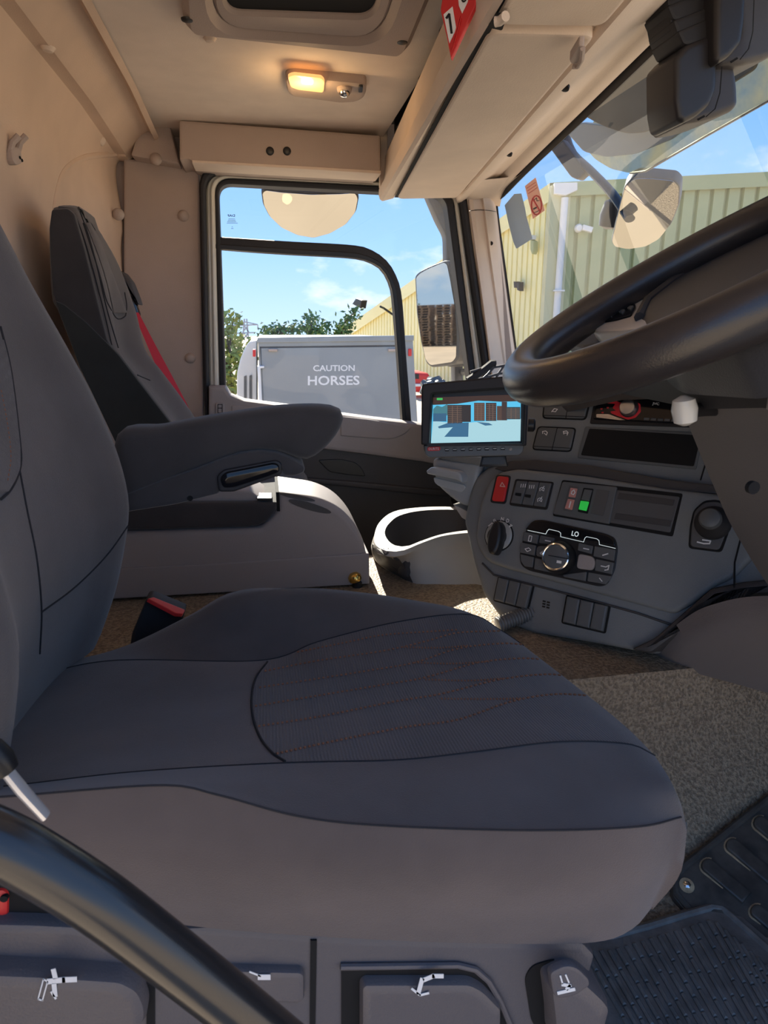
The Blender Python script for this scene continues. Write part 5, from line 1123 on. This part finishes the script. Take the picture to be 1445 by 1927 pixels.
# corrugated hose at the panel foot
hs = MB(); a, b = aZ(935, 1176, -.585), aZ(985, 1158, -.570); ax_ = (b-a).normalized(); pr_ = []
for k in range(14): pr_ += [(.0135, k*.006), (.0165, k*.006+.0015), (.0165, k*.006+.003), (.0135, k*.006+.0045)]
tag(ob('cable_conduit', hs.lathe(a, ax_, pr_, 16), mat('conduit_grey', (.16, .16, .16), .35), origin=a), 'grey corrugated conduit poking out under the switch panel onto the floor', 'conduit')
# ================================================================ monitor
c = aY(893, 790, 1.16)
FM = Fr(c, V((.93, -.36, .0)), V((0.05, .12, 1)))
mo = thing('camera_monitor', FM.P(*FM.px(893, 858), -.01), 'black reversing camera monitor on the dash showing pallet stacks', 'monitor')
ob('case', MB().slab(FM, FM.poly([(797, 727), (806, 721), (970, 710), (992, 716), (994, 760), (985, 848), (976, 858), (810, 862), (797, 852), (795, 830)], 6), -.03, 0, .005), black, mo)
ob('hood', MB().ring(FM, *two(FM, rnd([(797, 724), (970, 708), (995, 714), (990, 838), (796, 836)], [7, 4, 8, 3, 3], 5), rnd([(816, 742), (960, 732), (986, 738), (982, 834), (810, 836)], [3, 3, 4, 2, 2], 5)), -.005, .028, .003), rubber, mo)
ob('front_strip', MB().slab(FM, FM.poly([(799, 838), (986, 834), (984, 850), (976, 857), (808, 861), (800, 854)], 4), -.002, .006, .002), button, mo)
scr = bpy.data.materials.new('screen_picture'); scr.use_nodes = True; t = scr.node_tree; b_ = t.nodes['Principled BSDF']; b_.inputs['Base Color'].default_value = (.01, .01, .01, 1); b_.inputs['Roughness'].default_value = .15
def emis(n_, col, s=.20): return mat(n_, (0, 0, 0), .4, emit=col, es=s)
Fs2 = FM.up(.001)
scn = ob('screen', MB().slab(Fs2, Fs2.poly([(814, 752), (980, 745), (979, 830), (811, 834)]), 0, .0008), emis('screen_sky', (.10, .55, .85)), mo)
Fs3 = FM.up(.0018)
ob('picture_ground', MB().slab(Fs3, Fs3.poly([(815, 792), (860, 797), (980, 788), (979, 830), (811, 834)]), 0, .0004), emis('screen_ground', (.42, .70, .78), .19), scn)
ob('picture_shadow', MB().slab(Fs3, Fs3.poly([(842, 796), (882, 795), (881, 822), (836, 822), (852, 804), (826, 806), (824, 803)]), .0004, .0008), emis('screen_shadow', (.04, .14, .26)), scn)
ob('picture_shadow', MB().slab(Fs3, Fs3.poly([(897, 794), (920, 796), (927, 800), (913, 801)]), .0004, .0008), emis('screen_shadow_b', (.05, .16, .28)), scn)
for k, (x0, x1, y0, y1) in enumerate(((842, 870, 762, 797), (868, 886, 762, 794), (892, 912, 758, 792), (914, 934, 758, 792), (935, 946, 764, 791), (944, 954, 756, 791), (953, 979, 766, 789), (815, 840, 778, 793))):
    ob('picture_stack', MB().slab(Fs3, Fs3.poly([(x0, y0), (x1, y0), (x1, y1), (x0, y1)]), .0004, .0008+.0001*k), emis('screen_stack_%s' % 'abcdefgh'[k], ((.05, .035, .03), (.03, .022, .02), (.10, .055, .04), (.045, .03, .028), (.09, .05, .035), (.05, .03, .025), (.03, .05, .06), (.04, .12, .22))[k]), scn)
sl2 = MB()
for x0, x1, y0, y1 in ((842, 870, 764, 796), (892, 912, 760, 791), (914, 934, 760, 791), (953, 979, 768, 788)):
    for r_ in range(9): sl2.stroke(Fs3, [(x0+1, y0+(y1-y0)*(r_+.5)/9), (x1-1, y0+(y1-y0)*(r_+.3)/9)], .9, .0022)
    for r_ in range(1, 3): sl2.stroke(Fs3, [(x0+(x1-x0)*r_/3, y0), (x0+(x1-x0)*r_/3, y1)], 1.1, .0024)
ob('picture_slats', sl2, emis('screen_slat', (.16, .10, .07)), scn)
ob('picture_tree', MB().slab(Fs3, Fs3.poly([(815, 770), (822, 763), (832, 766), (842, 760), (842, 782), (815, 784)], 2), .0004, .0009), emis('screen_tree', (.06, .20, .24)), scn)
ob('picture_bumper', MB().slab(Fs3, Fs3.poly([(812, 748), (980, 742), (980, 755), (942, 756), (900, 754), (860, 760), (815, 762)]), .0008, .0016), emis('screen_bumper', (.05, .022, .012)), scn)
ob('picture_mark', MB().slab(Fs3, Fs3.poly([(822, 749), (833, 749), (833, 753), (822, 753)], 1), .0016, .002), emis('screen_green', (.05, .5, .1)), scn)
Fb = FM.up(.006)
lg = ob('brand_badge', MB().slab(Fb, Fb.poly([(804, 841), (829, 840), (829, 848), (804, 849)], 4), -.001, .0012, .0006), red, mo)
text('badge_letters', 'DURITE', Fb, [(807, 847), (826, 846.5), (826, 842), (807, 842.5)], white, lg, .0016)
for k in range(8): 
    x = 841+k*15.0; y = 846.5-k*.35
    kb = ob('monitor_button', MB().slab(Fb, Fb.poly([(x-4, y-2.5), (x+4, y-2.5), (x+4, y+3), (x-4, y+3)], 1.5), -.001, .002, .001), black, mo)
    ob('button_print', MB().stroke(Fb.up(.0022), [(x-3, y-.5), (x+3, y-.8)], 1.2), white, kb)
ob('sensor_eye', MB().lathe(pdir(Fb, 960.5, 845), Fb.n, [(.003, -.001), (.003, .001), (.0015, .0018)], 10), greytrim, mo)
ob('mount_foot', MB().slab(FM, FM.poly([(905, 858), (950, 856), (955, 880), (900, 880)]), -.06, -.02, .004), black, mo)
ob('knob', MB().lathe(FM.P(*FM.px(998, 800), -.012), FM.u, [(.012, -.004), (.012, .006), (.008, .009)], 14), black, mo)
# ================================================================ steering wheel and column
al, be = .525, -.15
wa = V((math.cos(al)*math.cos(be), math.cos(al)*math.sin(be), math.sin(al))); wb_ = V((-math.sin(be), math.cos(be), 0)); wn = wa.cross(wb_)
CW = V((.465, .65, .055)); RW = .22
FWh = Fr(CW, wb_*-1, wa) if (wb_*-1).cross(wa).dot(wn) > 0 else Fr(CW, wb_, wa*-1)
sw = thing('steering_wheel', CW-wn*.05, 'large black steering wheel with silver trimmed spoke and buttons', 'steering wheel')
rimm = mat('wheel_leather', (.030, .026, .026), .30, bump=.10, bscale=700, spec=.6)
ob('rim', MB().tube([CW+wa*(RW*math.cos(t*math.pi/48))+wb_*(RW*math.sin(t*math.pi/48)) for t in range(96)], .0245, 20, True, flat=.97, nrm=wn), rimm, sw)
Fh = FWh.up(-.045)
ob('hub', MB().slab(Fh, Fh.poly([(1196, 640), (1212, 618), (1245, 588), (1300, 548), (1360, 510), (1450, 455), (1620, 390), (1700, 560), (1560, 660), (1400, 690), (1260, 690)], 16), -.03, .03, .022, 4), mat('hub_dark', (.050, .052, .060), .45, bump=.2, bscale=500), sw)
ob('hub_ridge', MB().tube([Fh.P(*Fh.px(x, y), .030) for x, y in ((1222, 640), (1236, 606), (1280, 570), (1340, 530), (1400, 492), (1460, 455), (1540, 420))], .006, 8), rubber, sw)
ob('hub_underside', MB().slab(FWh.up(-.075), FWh.up(-.075).poly([(1130, 700), (1180, 660), (1300, 560), (1450, 470), (1700, 400), (1760, 640), (1600, 740), (1420, 712), (1290, 722)], 14), -.03, .012, .01), rubber, sw)
Fp = FWh.up(-.018)
trimm = mat('spoke_silver', (.52, .49, .46), .35)
sp_ = ob('spoke_trim', MB().slab(Fp, Fp.poly([(1109, 611), (1112, 602), (1124, 592), (1180, 570), (1238, 550), (1226, 574), (1222, 598), (1214, 616), (1165, 622), (1120, 623)], [5, 5, 5, 4, 4, 6, 6, 4, 6, 6]), -.020, .0, .004), trimm, sw)
ob('button_pad', MB().slab(Fp, Fp.poly([(1119, 606), (1124, 598), (1150, 588), (1196, 573), (1198, 580), (1188, 596), (1160, 604), (1124, 610)], 4), -.002, .0025, .001), gloss, sp_)
for k, (x, y) in enumerate(((1131, 600), (1150, 594), (1170, 588), (1186, 581))): ob('spoke_button', MB().slab(Fp.up(.002), Fp.up(.002).poly([(x-6, y+1), (x+1, y-4), (x+7, y-4), (x+1, y+4)], 1.5), -.001, .002, .0008), button, sp_)
ob('spoke_arm', MB().slab(Fp.up(-.018), Fp.up(-.018).poly([(1060, 640), (1110, 604), (1180, 575), (1240, 552), (1235, 620), (1160, 640), (1090, 655)], 6), -.016, 0, .006), rubber, sw)
cl = thing('steering_column', V((.50, .62, -.35)), 'grey moulded steering column shroud below the steering wheel', 'steering column')
F = FY(.67)
shm = mat('shroud_grey', (.105, .10, .106), .5, bump=.2, bscale=500)
ob('shroud', MB().slab(F, F.poly([(1276, 707), (1290, 722), (1330, 728), (1400, 716), (1480, 694), (1620, 690), (1620, 1260), (1500, 1160), (1445, 1080), (1392, 990), (1346, 880), (1306, 780), (1285, 740)], [4, 10, 14, 14, 4, 4, 4, 30, 30, 30, 30, 20, 10]), -.02, .15, .03, 4), shm, cl)
ob('shroud_lip', MB().tube([F.P(*F.px(x, y), .002) for x, y in ((1277, 709), (1292, 722), (1330, 727), (1400, 715), (1480, 694))], .004, 8), greytrim, cl)
ob('screw_hole', MB().lathe(F.up(.15).P(*F.up(.15).px(1418, 918), 0), F.n, [(.006, -.004), (.006, .0008), (.004, .001)], 14), void, cl)
sk_ = thing('indicator_stalk', aY(1288, 770, .60), 'pale rounded stalk end poking from behind the steering column shroud', 'stalk')
ob('stalk_tip', MB().lathe(aY(1290, 800, .60), aY(1286, 744, .60)-aY(1290, 800, .60), [(.004, 0), (.011, .004), (.0125, .016), (.0105, .026), (.003, .030)], 18), mat('stalk_pale', (.62, .63, .62), .2), sk_)
ob('stalk_arm', MB().tube([aY(1290, 772, .60), aY(1360, 770, .64)], .007, 10), black, sk_)
# ================================================================ footwell
tfl = bvh(fl_obj, BASE['floor'])
mtm = mat('mat_rubber', (.17, .165, .16), .55, bump=.3, bscale=300, var=.2, vscale=30)
FZm = Fr((0, 0, -.925), (1, 0, 0), (0, 1, 0))
mt = thing('floor_mat', FZm.P(*FZm.px(1300, 1900)), 'ribbed black rubber floor mat in the driver footwell', 'floor mat')
mo_ = [(1080, 1760), (1145, 1757), (1220, 1737), (1290, 1714), (1340, 1699), (1362, 1702), (1385, 1720), (1470, 1795), (1560, 1880), (1560, 2100), (1060, 2100)]
ob('mat_base', MB().slab(FZm, FZm.poly(mo_, [2, 4, 4, 4, 20, 10, 14, 2, 2, 2, 2]), -.004, .006, .002), mtm, mt)
ob('mat_rim', MB().tube([FZm.P(*FZm.px(x, y), .006) for x, y in ((1085, 1772), (1150, 1767), (1222, 1748), (1292, 1726), (1338, 1713), (1358, 1716), (1378, 1732), (1460, 1806), (1550, 1890))], .006, 8), mtm, mt)
rb = MB(); FR_ = FZm.up(.006)
for k in range(26):
    x0 = 1100+k*15.5; y0 = 1790-max(0, min(1, (x0-1150)/190))*58 if x0 < 1345 else 1735+(x0-1345)*.86
    L_ = 0
    while L_ < 330:
        l = random.uniform(26, 60); dx, dy = .50, .866
        a = (x0+L_*dx, y0+L_*dy); b2 = (x0+(L_+l)*dx, y0+(L_+l)*dy); L_ += l+3
        q_ = FR_.poly([(a[0]-3.4, a[1]+1), (a[0]+3.4, a[1]-1), (b2[0]+3.4, b2[1]-1), (b2[0]-3.4, b2[1]+1)])
        rb.slab(FR_, q_, -.001, .004, .0015, 1, False)
ob('mat_ribs', rb, mtm, mt, kind='stuff')
pts_ = [hit(tfl, *p) for p in ((1290, 1650), (1440, 1520), (1400, 1720))]
if all(p is not None for p in pts_):
    fp_ = Fr(pts_[0], pts_[1]-pts_[0], pts_[0]-pts_[2]); fp_ = fp_ if fp_.n.dot(ray(1350, 1620)) < 0 else Fr(pts_[0], pts_[0]-pts_[1], pts_[0]-pts_[2])
    fp_ = fp_.up(.004)
    pp_ = thing('pedal_plate', fp_.P(*fp_.px(1330, 1660)), 'black dusty plastic kick plate with oblong ridges and a bolt beside the mat', 'kick plate')
    dust = mat('plate_dust', (.42, .31, .19), .9, var=.3, vscale=60); plm = mat('plate_black', (.040, .037, .035), .4, col2=(.09, .08, .07), vscale=25)
    ob('plate', MB().slab(fp_, fp_.poly([(1480, 1468), (1275, 1632), (1258, 1655), (1260, 1690), (1290, 1726), (1350, 1790), (1560, 1930), (1600, 1600)], [4, 12, 10, 12, 10, 4, 4, 4]), -.01, .014, .007), plm, pp_)
    Fq = fp_.up(.014)
    ob('plate_rim', MB().tube([fp_.P(*fp_.px(x, y), .013) for x, y in ((1480, 1478), (1286, 1634), (1268, 1656), (1269, 1686), (1300, 1724))], .006, 8), plm, pp_)
    for (x0, y0), ln in (((1332, 1630), 95), ((1378, 1592), 110), ((1430, 1550), 120), ((1424, 1716), 40)):
        w_ = 13; dx, dy = .76, .65; px_, py_ = -dy, dx
        o_ = [(x0+w_*math.cos(t)*-dx+w_*math.sin(t)*px_, y0+w_*math.cos(t)*-dy+w_*math.sin(t)*py_) for t in [(-math.pi/2)+math.pi*i/10 for i in range(11)]]
        o_ += [(x0+ln*dx+w_*px_, y0+ln*dy+w_*py_), (x0+ln*dx-w_*px_, y0+ln*dy-w_*py_)]
        ob('ridge', MB().slab(Fq, Fq.poly(o_), -.002, .006, .003), plm, pp_)
        ob('dust_line', MB().stroke(Fq, [(x0+(x-x0)*1.16, y0+(y-y0)*1.16) for x, y in o_[1:11]]+[((o_[11][0]+o_[10][0])/2, (o_[11][1]+o_[10][1])/2)], 3.2, .0008), dust, pp_)
    pc = fp_.P(*fp_.px(1289, 1672), .013)
    ob('bolt_washer', MB().lathe(pc, fp_.n, [(.012, 0), (.012, .002), (.007, .003)], 18), dust, pp_)
    ob('bolt', MB().lathe(pc, fp_.n, [(.006, .002), (.006, .006), (.003, .0075)], 6), chrome, pp_)
stp = thing('door_step', aZ(1130, 1920, -.99), 'pale cream step edge with grooves below the mat at the bottom edge', 'step')
FSt = Fr((0, 0, -.955), (1, 0, 0), (0, 1, 0))
ob('step_tread', MB().slab(FSt, FSt.poly([(1080, 1990), (1108, 1900), (1128, 1878), (1150, 1890), (1168, 1930), (1180, 2000)], 8), -.02, .032, .005), cream, stp)
for k in range(3): ob('tread_groove', MB().stroke(FSt.up(.032), [(1112+k*14, 1890+k*3), (1122+k*16, 1935+k*4)], 2.5, .0008), button, stp)
# ================================================================ grab rail by the driver door
gr_ = thing('grab_rail', aY(300, 1790, .30), 'thick black curved grab rail crossing the lower left corner', 'grab rail')
gp = [(-260, 1490), (-130, 1535), (0, 1586), (100, 1641), (200, 1706), (320, 1798), (440, 1893), (560, 1990), (680, 2090)]
ob('rail', MB().tube(cat([aY(x, y, .285) for x, y in gp], 60), .0142, 24), mat('rail_black', (.022, .021, .022), .22, spec=.7), gr_)
# ================================================================ driver-aid cameras on the screen
shell_d = mat('camera_shell', (.050, .046, .050), .45, bump=.15, bscale=600)
def podcam(face, side, x_, y_, thick, label, ribs, slot):
    c = aY(*face[0], y_); F = Fr(aY(face[0][0], face[0][1], y_), V((.55, -.835, 0)), V((0, 0, 1)))
    t_ = thing('windscreen_camera', c, label, 'camera', 'dark camera housings at the top of the screen')
    cf = (sum(p[0] for p in face)/len(face), sum(p[1] for p in face)/len(face))
    Fs_ = FY(y_)
    ob('side_shell', MB().slab(Fs_, Fs_.poly(side, 10), -.09, 0, .010, 3), shell_d, t_)
    ob('face_shell', MB().slab(Fs_.up(.006), Fs_.up(.006).poly(face, 9), -.08, .004, .008, 3), mat('camera_face', (.022, .021, .025), .4), t_)
    Fz = Fs_.up(.0105)
    ob('joint', MB().stroke(Fz, slot[1], 1.6, .0008), void, t_)
    ob('port', MB().stroke(Fz, slot[0], 4, .0012), void, t_)
    for k, r_ in enumerate(ribs): ob('mount_rib', MB().slab(FY(y_+.01), FY(y_+.01).poly(r_, 6), -.06, .004+.004*k, .005), rubber, t_)
    return t_
podcam([(1268, 108), (1290, 84), (1345, 62), (1349, 122), (1346, 170), (1334, 200), (1310, 220), (1284, 233), (1274, 226), (1268, 190)], [(1330, 70), (1384, 124), (1390, 160), (1391, 195), (1382, 207), (1350, 220), (1320, 228), (1286, 233), (1300, 150)], 0, 1.12, .05, 'dark windscreen camera housing with ribbed mount, lower left of the two', ([(1252, 0), (1335, -30), (1345, 20), (1262, 60)], [(1250, 14), (1340, -20), (1346, 50), (1262, 42)], [(1258, 44), (1345, 10), (1347, 60), (1268, 72)], [(1264, 66), (1350, 30), (1350, 90), (1276, 92)]), ([(1313, 225), (1324, 219)], [(1358, 126), (1354, 175), (1345, 205), (1328, 220)]))
podcam([(1346, -40), (1404, -60), (1400, 40), (1394, 82), (1372, 108), (1350, 121), (1344, 114), (1344, 40)], [(1380, -60), (1500, -60), (1500, 80), (1440, 112), (1400, 122), (1352, 122), (1390, 60)], 0, 1.10, .05, 'dark windscreen camera housing cut off by the top right corner', (), ([(1375, 117), (1386, 110)], [(1420, -40), (1416, 60), (1408, 92), (1392, 112)]))
# ---------------------------------------------------------------- lift the scene so that the yard is at z = 0
for o in list(S.objects):
    if o.parent is None: o.location.z += CZ
